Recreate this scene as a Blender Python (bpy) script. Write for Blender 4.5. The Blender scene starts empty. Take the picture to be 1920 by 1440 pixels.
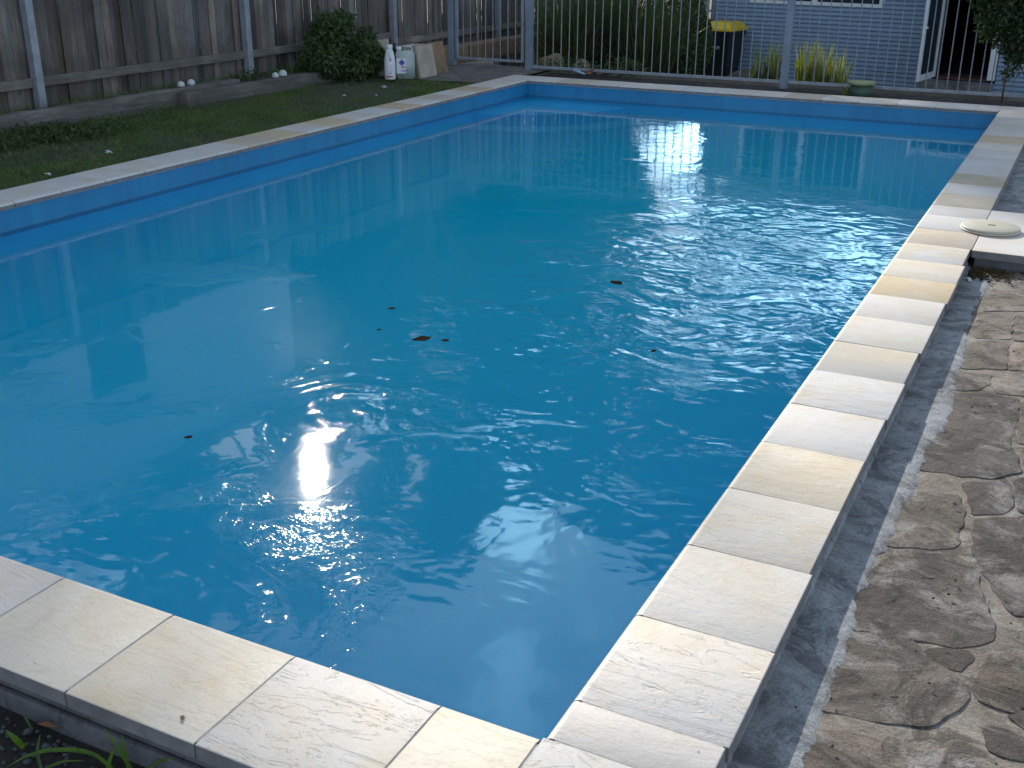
import bpy, bmesh, math, random
import numpy as np
from mathutils import Vector, Matrix
random.seed(7); rng = np.random.default_rng(7)
SC = bpy.context.scene
COL = SC.collection
R = math.radians
# ------------------------------------------------------------------ camera
CAMP = Vector((0.858, -1.853, 1.68))
FW = Vector((-0.42004085, 0.82700486, -0.37366917)); RT = Vector((0.89077389, 0.45442531, 0.00441704)); UP = Vector((-0.17345764, 0.3309994, 0.92755153))
FPX = 2089.8
cam = bpy.data.cameras.new('camera'); co = bpy.data.objects.new('camera', cam); COL.objects.link(co)
m = Matrix((RT, UP, -FW)).transposed().to_4x4(); m.translation = CAMP; co.matrix_world = m
cam.sensor_width = 36; cam.lens = FPX / 1920 * 36; cam.clip_start = 0.05; cam.clip_end = 2000
SC.camera = co
# ------------------------------------------------------------------ sun and sky
SUN = Vector((-0.5563, 0.7117, 0.429)).normalized()
SUN_EL = math.asin(SUN.z); SUN_AZ = math.atan2(SUN.x, SUN.y)
world = bpy.data.worlds.new('World'); SC.world = world; world.use_nodes = True
nt = world.node_tree; nt.nodes.clear()
out = nt.nodes.new('ShaderNodeOutputWorld'); bg = nt.nodes.new('ShaderNodeBackground'); sky = nt.nodes.new('ShaderNodeTexSky')
sky.sky_type = 'NISHITA'; sky.sun_disc = False; sky.sun_elevation = SUN_EL; sky.sun_rotation = SUN_AZ
sky.air_density = 1.0; sky.dust_density = 0.6
tc = nt.nodes.new('ShaderNodeTexCoord'); mp = nt.nodes.new('ShaderNodeMapping'); mp.inputs['Scale'].default_value = (1, 1, 2.2)
cn = nt.nodes.new('ShaderNodeTexNoise'); cn.inputs['Scale'].default_value = 5.0; cn.inputs['Detail'].default_value = 7; cn.inputs['Roughness'].default_value = .62
cr = nt.nodes.new('ShaderNodeMapRange'); cr.inputs[1].default_value = .46; cr.inputs[2].default_value = .58; cr.inputs[3].default_value = 0; cr.inputs[4].default_value = .4
mx = nt.nodes.new('ShaderNodeMix'); mx.data_type = 'RGBA'; mx.inputs['B'].default_value = (15, 17.5, 21, 1)
nt.links.new(tc.outputs['Generated'], mp.inputs['Vector']); nt.links.new(mp.outputs[0], cn.inputs['Vector']); nt.links.new(cn.outputs['Fac'], cr.inputs[0])
sep = nt.nodes.new('ShaderNodeSeparateXYZ'); nt.links.new(tc.outputs['Generated'], sep.inputs[0])
hz = nt.nodes.new('ShaderNodeMapRange'); hz.interpolation_type = 'SMOOTHSTEP'; hz.inputs[1].default_value = .34; hz.inputs[2].default_value = .12; hz.inputs[3].default_value = 0; hz.inputs[4].default_value = .8
nt.links.new(sep.outputs[2], hz.inputs[0]); mxm = nt.nodes.new('ShaderNodeMath'); mxm.operation = 'MAXIMUM'; nt.links.new(cr.outputs[0], mxm.inputs[0]); nt.links.new(hz.outputs[0], mxm.inputs[1])
# single clouds standing over the trees: direction, inner and outer radius in degrees, density
def wn(t, **kw):
    x = nt.nodes.new('ShaderNode' + t)
    for k, v in kw.items(): setattr(x, k, v)
    return x
fine = nt.nodes.new('ShaderNodeTexNoise'); fine.inputs['Scale'].default_value = 26; fine.inputs['Detail'].default_value = 8; fine.inputs['Roughness'].default_value = .65; nt.links.new(tc.outputs['Generated'], fine.inputs['Vector'])
nt.links.new(mxm.outputs[0], mx.inputs['Factor']); last = None
for x_, y_, z_, r0_, r1_, k_ in [(-0.3816, 0.779, 0.4975, 0.8, 2.6, 1.0), (-0.3596, 0.7108, 0.6046, 0.8, 4.0, 0.55), (-0.3173, 0.7715, 0.5515, 0.5, 3.0, 0.3), (-0.327, 0.7386, 0.5895, 4, 14, 0.2), (-0.544, 0.7373, 0.4005, 0.8, 2.2, 0.7), (-0.6331, 0.5914, 0.4995, 1.0, 4.0, 0.6), (-0.3103, 0.9357, 0.1675, 0.8, 2.6, 1.0), (-0.2461, 0.9352, 0.2544, 1, 3.5, 1.0), (-0.1575, 0.9523, 0.2613, 1.0, 4.0, 0.8), (-0.3582, 0.9019, 0.2413, 0.5, 2.0, 0.6)]:
    dt = wn('VectorMath', operation='DISTANCE'); nt.links.new(tc.outputs['Generated'], dt.inputs[0]); dt.inputs[1].default_value = (x_, y_, z_)
    ad = wn('Math', operation='MULTIPLY_ADD'); nt.links.new(fine.outputs['Fac'], ad.inputs[0]); ad.inputs[1].default_value = -.15; nt.links.new(dt.outputs['Value'], ad.inputs[2])
    mr = wn('MapRange', interpolation_type='SMOOTHSTEP'); nt.links.new(ad.outputs[0], mr.inputs[0]); mr.inputs[1].default_value = R(r0_) - .075; mr.inputs[2].default_value = R(r1_) - .075; mr.inputs[3].default_value = k_; mr.inputs[4].default_value = 0
    if last is None: last = mr.outputs[0]; continue
    mq = wn('Math', operation='MAXIMUM'); nt.links.new(last, mq.inputs[0]); nt.links.new(mr.outputs[0], mq.inputs[1]); last = mq.outputs[0]
mx2 = nt.nodes.new('ShaderNodeMix'); mx2.data_type = 'RGBA'; mx2.inputs['B'].default_value = (31, 55, 70, 1); nt.links.new(last, mx2.inputs['Factor']); nt.links.new(mx.outputs['Result'], mx2.inputs['A']); nt.links.new(mx2.outputs['Result'], bg.inputs['Color']); nt.links.new(sky.outputs[0], mx.inputs['A']); bg.inputs['Strength'].default_value = 0.076
nt.links.new(bg.outputs[0], out.inputs['Surface'])
sl = bpy.data.lights.new('sun', 'SUN'); so = bpy.data.objects.new('sun', sl); COL.objects.link(so)
sl.energy = 5.0; sl.angle = R(0.55); sl.color = (1.0, 0.92, 0.80)
so.rotation_euler = SUN.to_track_quat('Z', 'Y').to_euler(); so.location = SUN * 60
SC.view_settings.view_transform = 'Standard'; SC.view_settings.look = 'None'; SC.view_settings.gamma = 1; SC.view_settings.exposure = 0.48
SC.cycles.max_bounces = 14; SC.cycles.transparent_max_bounces = 24; SC.cycles.volume_bounces = 10
SC.cycles.use_denoising = True
try: SC.cycles.denoiser = 'OPENIMAGEDENOISE'
except Exception: pass
WZ = -0.19        # water level (coping top is z = 0)
GY = -0.05        # lawn and yard level
PX0, PX1, PY0, PY1 = -5.49, 0.0, 0.0, 11.05   # inner edge of the coping

# a pixel of the 1920 x 1440 photograph to a point on a level plane: used to read off real positions
def ray(px, py): return FW + RT * ((px - 960) / FPX) - UP * ((py - 720) / FPX)
def at(px, py, z=0.0):
    d = ray(px, py); return CAMP + d * ((z - CAMP.z) / d.z)
# ------------------------------------------------------------------ materials
def mk(name):
    m = bpy.data.materials.new(name); m.use_nodes = True; n = m.node_tree; b = n.nodes['Principled BSDF']
    return m, n, b
def N(n, t, **kw):
    x = n.nodes.new('ShaderNode' + t)
    for k, v in kw.items():
        if k.startswith('_'): setattr(x, k[1:], v)
        else: x.inputs[k.replace('__', ' ')].default_value = v
    return x
def noise(n, vec, scale, detail=5, rough=.6, dist=0.0):
    x = N(n, 'TexNoise', Scale=scale, Detail=detail, Roughness=rough, Distortion=dist)
    if vec is not None: n.links.new(vec, x.inputs['Vector'])
    return x.outputs['Fac']
def ramp(n, fac, stops, inter='LINEAR'):
    x = n.nodes.new('ShaderNodeValToRGB'); x.color_ramp.interpolation = inter
    e = x.color_ramp.elements
    while len(e) < len(stops): e.new(.5)
    for i, (p, c) in enumerate(stops): e[i].position = p; e[i].color = (*c, 1) if len(c) == 3 else c
    n.links.new(fac, x.inputs[0]); return x.outputs[0]
def mixc(n, fac, a, b, mode='MIX'):
    x = n.nodes.new('ShaderNodeMix'); x.data_type = 'RGBA'; x.blend_type = mode
    for k, v in (('Factor', fac), ('A', a), ('B', b)):
        if hasattr(v, 'links') or hasattr(v, 'is_linked'): n.links.new(v, x.inputs[k])
        elif k == 'Factor': x.inputs[k].default_value = v
        else: x.inputs[k].default_value = (*v, 1)
    return x.outputs['Result']
def math_(n, op, a, b=0.0, c=None, clamp=False):
    x = n.nodes.new('ShaderNodeMath'); x.operation = op; x.use_clamp = clamp
    for i, v in enumerate((a, b) + ((c,) if c is not None else ())):
        if hasattr(v, 'is_linked'): n.links.new(v, x.inputs[i])
        else: x.inputs[i].default_value = v
    return x.outputs[0]
def coord(n, scale=(1, 1, 1), kind='Object', rnd=False):
    t = n.nodes.new('ShaderNodeTexCoord'); mpg = N(n, 'Mapping'); mpg.inputs['Scale'].default_value = scale
    n.links.new(t.outputs[kind], mpg.inputs['Vector'])
    if rnd:
        oi = n.nodes.new('ShaderNodeObjectInfo'); v = math_(n, 'MULTIPLY', oi.outputs['Random'], 57.0)
        cb = N(n, 'CombineXYZ'); n.links.new(v, cb.inputs[0]); n.links.new(v, cb.inputs[1]); n.links.new(v, cb.inputs[2]); n.links.new(cb.outputs[0], mpg.inputs['Location'])
    return mpg.outputs[0]
def worldpos(n):
    return n.nodes.new('ShaderNodeNewGeometry').outputs['Position']
def bump(n, b, h, strength=.5, dist=.01):
    x = N(n, 'Bump', Strength=strength, Distance=dist); n.links.new(h, x.inputs['Height']); n.links.new(x.outputs[0], b.inputs['Normal']); return x
def simple(name, col, rough=.6, var=.25, scale=8, bmp=0.0, metallic=0, spec=.5, col2=None, sc=(1, 1, 1)):
    m, n, b = mk(name); v = coord(n, sc, rnd=True); f = noise(n, v, scale)
    c2 = col2 or tuple(c * (1 - var) for c in col)
    c = ramp(n, f, [(.3, c2), (.7, tuple(min(1, q * (1 + var * .5)) for q in col))])
    n.links.new(c, b.inputs['Base Color']); b.inputs['Roughness'].default_value = rough; b.inputs['Metallic'].default_value = metallic
    b.inputs['Specular IOR Level'].default_value = spec
    if bmp: bump(n, b, noise(n, v, scale * 4), .6, bmp)
    return m
M = {}
# sandstone coping: colour and vein strength come from each slab's own object colour
def stone_mat():
    m, n, b = mk('sandstone'); v = coord(n, rnd=True)
    oi = n.nodes.new('ShaderNodeObjectInfo')
    big = noise(n, v, 3.2, 4, .55, .6); fine = noise(n, v, 90, 6, .7)
    c = mixc(n, math_(n, 'MULTIPLY', ramp(n, big, [(.45, (0, 0, 0)), (.68, (1, 1, 1))]), .6), oi.outputs['Color'], (.55, .45, .30))
    gr = noise(n, v, 5.1, 4, .6, 1.0)
    c = mixc(n, ramp(n, gr, [(.5, (0, 0, 0)), (.75, (.55, .55, .55))]), c, (.60, .57, .55))
    st = coord(n, (2.2, 9, 4), rnd=True); sn = noise(n, st, 2.2, 7, .65, 1.6)
    c = mixc(n, ramp(n, sn, [(.50, (0, 0, 0)), (.56, (.12, .12, .12)), (.62, (0, 0, 0))]), c, (.52, .38, .22))
    c = mixc(n, ramp(n, fine, [(.25, (.22, .22, .22)), (.5, (0, 0, 0))]), c, (.25, .2, .15))
    sp = noise(n, v, 34, 3, .5)
    c = mixc(n, ramp(n, sp, [(.74, (0, 0, 0)), (.78, (.6, .6, .6))]), c, (.16, .13, .11))
    wv = worldpos(n); w1 = noise(n, wv, 1.3, 6, .65, .5); w2 = noise(n, wv, 6.5, 7, .7, .6)
    c = mixc(n, ramp(n, w1, [(.5, (0, 0, 0)), (.72, (.35, .35, .35))]), c, (.46, .42, .36)); c = mixc(n, ramp(n, w2, [(.58, (0, 0, 0)), (.70, (.3, .3, .3))]), c, (.40, .32, .22))
    n.links.new(c, b.inputs['Base Color']); b.inputs['Roughness'].default_value = .58; b.inputs['Specular IOR Level'].default_value = .35
    # cleft ridges (riven face)
    rv = coord(n, (1.3, 5.5, 2), rnd=True); w = noise(n, rv, 1.5, 6, .62, 1.2)
    rid = ramp(n, w, [(.40, (0, 0, 0)), (.408, (.35, .35, .35)), (.5, (.40, .40, .40)), (.506, (.75, .75, .75)), (.58, (.78, .78, .78)), (.586, (1, 1, 1))])
    h = math_(n, 'MULTIPLY', rid, oi.outputs['Alpha'])
    h = math_(n, 'ADD', h, math_(n, 'MULTIPLY', fine, .16)); h = math_(n, 'ADD', h, math_(n, 'MULTIPLY', noise(n, v, 22, 5, .6), .3))
    bump(n, b, h, .9, .006)
    return m
M['stone'] = stone_mat()
M['slabedge'] = simple('painted_shade_edge', (.20, .19, .19), .8, .3, 14, .003)  # upright slab faces: shade away from the sun, put into the colour
M['grout'] = simple('grout', (.42, .40, .38), .9, .3, 30, .002)
M['poolpaint'] = simple('blue_pool_finish', (.014, .205, .40), .4, .14, 2.5)
def wallmat():
    m, n, b = mk('blue_pool_wall'); v = worldpos(n); mp2 = N(n, 'Mapping'); mp2.inputs['Scale'].default_value = (1, 1, .12); n.links.new(v, mp2.inputs[0])
    f = noise(n, mp2.outputs[0], 3.2, 6, .65, .4); g = noise(n, mp2.outputs[0], 24, 5, .7); c = ramp(n, f, [(.3, (.012, .165, .34)), (.7, (.017, .235, .45))])
    c = mixc(n, ramp(n, g, [(.5, (0, 0, 0)), (.72, (.35, .35, .35))]), c, (.06, .28, .42))
    sp = n.nodes.new('ShaderNodeSeparateXYZ'); n.links.new(v, sp.inputs[0]); zz = math_(n, 'ADD', sp.outputs[2], math_(n, 'MULTIPLY', g, .018))
    c = mixc(n, ramp(n, math_(n, 'MULTIPLY_ADD', zz, 10.0, 2.2), [(.36, (0, 0, 0)), (.44, (.35, .35, .35)), (.52, (0, 0, 0))]), c, (.10, .22, .26))
    n.links.new(c, b.inputs['Base Color']); b.inputs['Roughness'].default_value = .42; bump(n, b, f, .3, .006); return m
M['poolpaint'] = wallmat()
M['poolfloor'] = simple('pale_blue_pool_floor', (.012, .56, .92), .5, .08, 2)
M['lip'] = simple('pale_liner_lip', (.55, .68, .75), .5, .1)
def concrete(name, a, bcol, sc=6, bm=.004, spots=(.06, .055, .05), spotlo=.60):
    m, n, b = mk(name); v = worldpos(n)
    f1 = noise(n, v, sc, 7, .65, .5); f2 = noise(n, v, sc * 3.3, 6, .7); f3 = noise(n, v, sc * 25, 4, .7); f4 = noise(n, v, 1.7, 4, .6, .8)
    c = ramp(n, f1, [(.34, a), (.62, bcol)]); c = mixc(n, ramp(n, f2, [(spotlo - .04, (0, 0, 0)), (spotlo + .06, (.85, .85, .85))]), c, spots)
    c = mixc(n, ramp(n, f4, [(.5, (0, 0, 0)), (.66, (.5, .5, .5))]), c, tuple(min(1, q * 1.25) for q in bcol))
    c = mixc(n, math_(n, 'MULTIPLY', f3, .5), c, mixc(n, .5, a, spots))
    dk = noise(n, v, 2.6, 7, .7, 1.5); c = mixc(n, ramp(n, dk, [(.46, (0, 0, 0)), (.6, (.75, .75, .75))]), c, tuple(q * .55 for q in a))
    n.links.new(c, b.inputs['Base Color']); b.inputs['Roughness'].default_value = .85
    bump(n, b, math_(n, 'ADD', math_(n, 'MULTIPLY', f3, .35), math_(n, 'ADD', f2, f1)), .9, bm); return m
def weather(n, c, pale=(.36, .35, .34), dark=(.035, .031, .027), k=1.0):
    v = worldpos(n); a = noise(n, v, 3.1, 9, .74, 1.3); b = noise(n, v, 5.3, 9, .78, .9); cr = noise(n, v, 2.3, 5, .62, 1.8); g = noise(n, v, 140, 3, .8)
    c = mixc(n, ramp(n, a, [(.51, (0, 0, 0)), (.62, (.8 * k,) * 3)]), c, pale); c = mixc(n, ramp(n, b, [(.49, (0, 0, 0)), (.58, (.9 * k,) * 3)]), c, dark)
    c = mixc(n, ramp(n, cr, [(.493, (0, 0, 0)), (.499, (.75 * k,) * 3), (.505, (0, 0, 0))]), c, (.02, .018, .015))
    c = mixc(n, ramp(n, g, [(.3, (.5, .5, .5)), (.55, (0, 0, 0))]), c, dark); c = mixc(n, ramp(n, g, [(.66, (0, 0, 0)), (.74, (.5, .5, .5))]), c, (.45, .43, .40))
    return c, math_(n, 'ADD', math_(n, 'MULTIPLY', g, .3), math_(n, 'ADD', a, math_(n, 'MULTIPLY', b, .8)))
def deckmat(name, a, b_, c_, k, bm, sc=3.5, pale=(.36, .35, .34), objcol=False):
    m, n, b = mk(name); vr = coord(n, rnd=True) if objcol else worldpos(n); f = noise(n, vr, sc, 7, .68, .7)
    c = ramp(n, f, [(.3, a), (.5, b_), (.72, c_)])
    if objcol:
        oi = n.nodes.new('ShaderNodeObjectInfo'); c = mixc(n, 1.0, c, oi.outputs['Color'], 'MULTIPLY')
    c, h = weather(n, c, pale, k=k); n.links.new(c, b.inputs['Base Color']); b.inputs['Roughness'].default_value = .85; b.inputs['Specular IOR Level'].default_value = .3
    bump(n, b, h, 1.0, bm); return m
M['gutter'] = deckmat('rough_concrete', (.20, .215, .225), (.29, .305, .315), (.40, .415, .425), .6, .008, 6, (.50, .51, .52))
M['mortar'] = deckmat('mortar', (.15, .13, .11), (.22, .195, .165), (.32, .285, .245), .8, .012, 5)
M['beam'] = concrete('edge_concrete', (.12, .12, .13), (.2, .2, .21), 7, .004)
M['paving'] = deckmat('weathered_flagstone', (.062, .057, .054), (.105, .096, .09), (.19, .175, .163), .85, .016, 4, (.33, .315, .30), True)
def soil(name, cols, sc=9, bm=.03):
    m, n, b = mk(name); v = worldpos(n); f = noise(n, v, sc, 8, .7, .4); g = noise(n, v, 1.1, 3, .6)
    c = ramp(n, math_(n, 'ADD', math_(n, 'MULTIPLY', f, .7), math_(n, 'MULTIPLY', g, .3)), [(.35, cols[0]), (.52, cols[1]), (.66, cols[2])])
    n.links.new(c, b.inputs['Base Color']); b.inputs['Roughness'].default_value = .95; bump(n, b, noise(n, v, sc * 5, 6, .7), 1, bm); return m
M['soil'] = soil('lawn_soil', [(.03, .04, .018), (.05, .065, .03), (.10, .09, .06)])
M['dirt'] = soil('dark_dirt', [(.02, .018, .015), (.045, .04, .035), (.12, .11, .10)], 14)
M['yard'] = soil('yard_ground', [(.06, .055, .045), (.12, .105, .085), (.2, .18, .14)], 3)
M['path'] = concrete('old_path', (.12, .105, .10), (.20, .18, .165), 5, .006, (.07, .065, .05), .56)
def wood(name, a, bc, c3, sc=(14, 14, .9), grain=1.0):
    m, n, b = mk(name); v = coord(n, sc, rnd=False); at_ = n.nodes.new('ShaderNodeAttribute'); at_.attribute_name = 'tint'
    f = noise(n, v, 3.0, 8, .7, .3); g = noise(n, coord(n), 1.3, 5, .6, .8)
    c = ramp(n, f, [(.3, a), (.55, bc), (.75, c3)])
    c = mixc(n, ramp(n, g, [(.42, (.5, .5, .5)), (.6, (0, 0, 0))]), c, tuple(q * .45 for q in a))
    c = mixc(n, 1.0, c, at_.outputs['Color'], 'MULTIPLY')
    n.links.new(c, b.inputs['Base Color']); b.inputs['Roughness'].default_value = .85; bump(n, b, f, .7, .006); return m
M['paling'] = wood('weathered_paling', (.10, .092, .082), (.185, .17, .152), (.28, .265, .245))
M['rail'] = wood('weathered_rail', (.14, .13, .12), (.24, .22, .2), (.34, .31, .28), (.9, .9, 16))
M['sleeper'] = wood('old_sleeper', (.09, .085, .08), (.15, .14, .125), (.24, .23, .21), (1, 1, 10))
M['galv'] = simple('galvanised_steel', (.30, .335, .37), .5, .25, 9, 0, .25, .5)
M['galvbar'] = simple('galvanised_bar', (.25, .27, .29), .42, .3, 12, 0, .35, .5)
M['fencepost'] = simple('grey_blue_post', (.20, .25, .31), .5, .2, 6)
M['board'] = simple('blue_weatherboard', (.225, .325, .445), .5, .15, 4, 0, sc=(.4, .4, 6))
M['white'] = simple('white_paint', (.74, .78, .8), .45, .08)
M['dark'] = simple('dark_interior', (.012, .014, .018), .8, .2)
M['roof'] = simple('grey_roof', (.12, .13, .15), .7, .2, 3)
M['nbwall'] = simple('pale_weatherboard', (.52, .58, .66), .6, .08, 3)
M['glass'] = simple('dark_glass', (.03, .045, .06), .06, .2); 
M['bin'] = simple('dark_green_plastic', (.01, .017, .016), .4, .2, 5)
M['lid'] = simple('yellow_plastic', (.78, .56, .02), .32, .12, 5)
M['bottle'] = simple('white_plastic', (.72, .74, .76), .35, .05)
M['jerry'] = simple('milky_plastic', (.40, .47, .45), .4, .1)
M['paper'] = simple('label_paper', (.66, .68, .74), .6, .05)
M['purple'] = simple('purple_ink', (.10, .08, .34), .6, .2)
M['orange'] = simple('orange_ink', (.55, .16, .05), .6, .1)
M['red'] = simple('red_ink', (.45, .03, .04), .6, .1)
M['inkblue'] = simple('blue_ink', (.02, .08, .3), .6, .1)
M['cream'] = simple('cream_plastic', (.44, .42, .33), .45, .08, 6)
M['creamside'] = simple('cream_edge', (.5, .46, .38), .5, .1, 6)
M['slot'] = simple('dark_slot', (.12, .11, .08), .8, .1)
M['tan'] = simple('raw_sandstone', (.42, .37, .30), .8, .25, 6, .004)
M['brownstone'] = simple('brown_sandstone', (.26, .18, .11), .85, .35, 7, .004)
M['step'] = concrete('step_concrete', (.16, .16, .15), (.26, .26, .24), 5, .004)
M['timber'] = simple('threshold_timber', (.10, .05, .03), .6, .3, 8)
M['metalbox'] = simple('pale_grey_metal', (.42, .43, .46), .5, .12, 4)
M['pipe'] = simple('green_plastic', (.05, .10, .07), .6, .2, 6)
M['rim'] = simple('mossy_rim', (.28, .31, .17), .85, .3, 16, .005)
M['pebble'] = simple('pale_pebble', (.08, .085, .09), .85, .3, 14, .004)
M['white_scrap'] = simple('white_scrap', (.50, .54, .54), .6, .05)
M['orangeleaf'] = simple('dry_orange_leaf', (.32, .12, .05), .8, .3, 10)
M['bluecloth'] = simple('blue_white_plastic', (.30, .45, .60), .6, .2)
def leafm(name, a, b2, trans=.35, rough=.5):
    m, n, b = mk(name); f = noise(n, worldpos(n), 2.3, 4, .6); g = noise(n, worldpos(n), 19, 2, .5)
    c = ramp(n, math_(n, 'ADD', math_(n, 'MULTIPLY', f, .55), math_(n, 'MULTIPLY', g, .45)), [(.36, a), (.64, b2)])
    n.links.new(c, b.inputs['Base Color']); b.inputs['Roughness'].default_value = rough; b.inputs['Specular IOR Level'].default_value = .4
    tr = n.nodes.new('ShaderNodeBsdfTranslucent'); n.links.new(mixc(n, 1.0, c, (1.5, 1.6, .5), 'MULTIPLY'), tr.inputs['Color'])
    ms = N(n, 'MixShader', Fac=trans); n.links.new(b.outputs[0], ms.inputs[1]); n.links.new(tr.outputs[0], ms.inputs[2])
    n.links.new(ms.outputs[0], n.nodes['Material Output'].inputs['Surface']); return m
M['leaf_dark'] = leafm('dark_foliage', (.018, .035, .012), (.05, .085, .028))
M['leaf_mid'] = leafm('mid_foliage', (.03, .06, .02), (.08, .12, .04))
M['leaf_yel'] = leafm('yellow_green_foliage', (.10, .14, .03), (.26, .27, .08))
M['strap'] = leafm('strappy_foliage', (.03, .05, .018), (.10, .125, .05))
M['grass'] = leafm('lawn_grass', (.045, .10, .032), (.14, .22, .07))
M['drygrass'] = leafm('dry_grass', (.14, .13, .07), (.24, .21, .12))
M['fresh'] = leafm('fresh_green', (.07, .15, .02), (.18, .32, .05), .5)
M['bark'] = simple('bark', (.10, .08, .06), .9, .4, 12, .01)
M['deadleaf'] = simple('wet_dead_leaf', (.055, .042, .022), .95, .4, 20, spec=0)
# water: clear mirror-like surface over a slightly milky blue volume
def water_mat():
    m = bpy.data.materials.new('pool_water'); m.use_nodes = True; n = m.node_tree; n.nodes.clear()
    o = n.nodes.new('ShaderNodeOutputMaterial'); P = worldpos(n)
    def blob(cx, cy, rx, ry):
        mpg = N(n, 'Mapping'); mpg.vector_type = 'POINT'; mpg.inputs['Location'].default_value = (-cx / rx, -cy / ry, 0); mpg.inputs['Scale'].default_value = (1 / rx, 1 / ry, 0)
        n.links.new(P, mpg.inputs[0]); L = n.nodes.new('ShaderNodeVectorMath'); L.operation = 'LENGTH'; n.links.new(mpg.outputs[0], L.inputs[0])
        r_ = N(n, 'MapRange'); r_.interpolation_type = 'SMOOTHSTEP'; n.links.new(L.outputs['Value'], r_.inputs[0])
        r_.inputs[1].default_value = .35; r_.inputs[2].default_value = 1; r_.inputs[3].default_value = 1; r_.inputs[4].default_value = 0
        return r_.outputs[0]
    mask = None
    for q in WATER_RIPPLES:
        b_ = math_(n, 'MULTIPLY', blob(*q[:4]), q[4]); mask = b_ if mask is None else math_(n, 'MAXIMUM', mask, b_)
    pat = noise(n, P, 1.6, 3, .6, .8); pat = ramp(n, pat, [(.38, (.0, .0, .0)), (.62, (1, 1, 1))])
    mask2 = math_(n, 'MULTIPLY', mask, math_(n, 'ADD', math_(n, 'MULTIPLY', pat, .8), .2))
    def mul(sc):
        mp_ = N(n, 'Mapping'); mp_.inputs['Scale'].default_value = sc; n.links.new(P, mp_.inputs[0]); return mp_.outputs[0]
    calm = math_(n, 'MULTIPLY', noise(n, mul((1, 1, 1)), 1.8, 2, .5, .6), .0009)
    calm2 = math_(n, 'MULTIPLY', noise(n, mul((1.5, 1, 1)), 7.0, 2, .5, .8), .00028)
    tiny = math_(n, 'MULTIPLY', noise(n, mul((1, 1, 1)), 26, 2, .5), .000022)
    r1 = math_(n, 'MULTIPLY', noise(n, mul((1, 1.25, 1)), 3.3, 1.5, .5, 1.6), .018)
    r2 = math_(n, 'MULTIPLY', noise(n, mul((1, 1, 1)), 12, 3, .55, 1.2), .0022)
    r = math_(n, 'MULTIPLY', math_(n, 'ADD', r1, r2), mask2)
    # small wind-ruffled patches over the near and middle water
    pm = ramp(n, noise(n, P, 1.15, 4, .6, 1.2), [(.54, (0, 0, 0)), (.64, (1, 1, 1))]); reg = blob(-2.1, 2.6, 3.6, 4.2)
    r3 = math_(n, 'MULTIPLY', math_(n, 'MULTIPLY', noise(n, mul((1, 1, 1)), 15, 3, .6, 1.5), .0042), math_(n, 'MULTIPLY', pm, reg))
    glint = math_(n, 'SUBTRACT', 1.0, blob(-1.5, 1.12, .42, .34)); r3 = math_(n, 'MULTIPLY', r3, glint)
    r = math_(n, 'ADD', r, r3)
    h = math_(n, 'ADD', math_(n, 'ADD', calm, calm2), math_(n, 'ADD', tiny, r))
    bp = N(n, 'Bump', Strength=1.0, Distance=1.0); n.links.new(h, bp.inputs['Height'])
    gl = N(n, 'BsdfGlossy', Roughness=.012); gl.distribution = 'GGX'; gl.inputs['Color'].default_value = (1, 1, 1, 1); n.links.new(bp.outputs[0], gl.inputs['Normal'])
    fr = N(n, 'Fresnel', IOR=1.333); n.links.new(bp.outputs[0], fr.inputs['Normal'])
    tr = n.nodes.new('ShaderNodeBsdfTransparent'); tr.inputs['Color'].default_value = (.97, .99, 1, 1)
    g2 = N(n, 'BsdfGlossy', Roughness=.088); g2.distribution = 'BECKMANN'; n.links.new(bp.outputs[0], g2.inputs['Normal']); g2.inputs['Color'].default_value = (1, 1, 1, 1)
    mg = N(n, 'MixShader', Fac=.3); n.links.new(gl.outputs[0], mg.inputs[1]); n.links.new(g2.outputs[0], mg.inputs[2])
    g3 = N(n, 'BsdfGlossy', Roughness=.17); g3.distribution = 'GGX'; n.links.new(bp.outputs[0], g3.inputs['Normal']); g3.inputs['Color'].default_value = (1, 1, 1, 1)
    mh = N(n, 'MixShader', Fac=.035); n.links.new(mg.outputs[0], mh.inputs[1]); n.links.new(g3.outputs[0], mh.inputs[2])
    ms = n.nodes.new('ShaderNodeMixShader'); n.links.new(fr.outputs[0], ms.inputs[0]); n.links.new(tr.outputs[0], ms.inputs[1]); n.links.new(mh.outputs[0], ms.inputs[2])
    n.links.new(ms.outputs[0], o.inputs['Surface'])
    vs = N(n, 'VolumeScatter', Density=WATER_SCATTER, Anisotropy=0.0); vs.inputs['Color'].default_value = WATER_SCOL
    va = N(n, 'VolumeAbsorption', Density=WATER_ABSORB); va.inputs['Color'].default_value = (.05, .72, .92, 1)
    ad = n.nodes.new('ShaderNodeAddShader'); n.links.new(vs.outputs[0], ad.inputs[0]); n.links.new(va.outputs[0], ad.inputs[1]); n.links.new(ad.outputs[0], o.inputs['Volume'])
    return m
WATER_SCATTER = .8; WATER_SCOL = (.0, .80, .998, 1); WATER_ABSORB = .0
WATER_RIPPLES = [(-1.1, 4.3, 1.7, 3.0, 1.0), (-1.25, 1.85, 1.1, .50, .8), (-2.1, .45, 1.1, .40, .4), (-.45, 2.0, .8, 1.2, .35), (-2.6, 8.3, 2.2, 2.6, .16), (-.6, .9, .9, .7, .12)]
M['water'] = water_mat()
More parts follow.
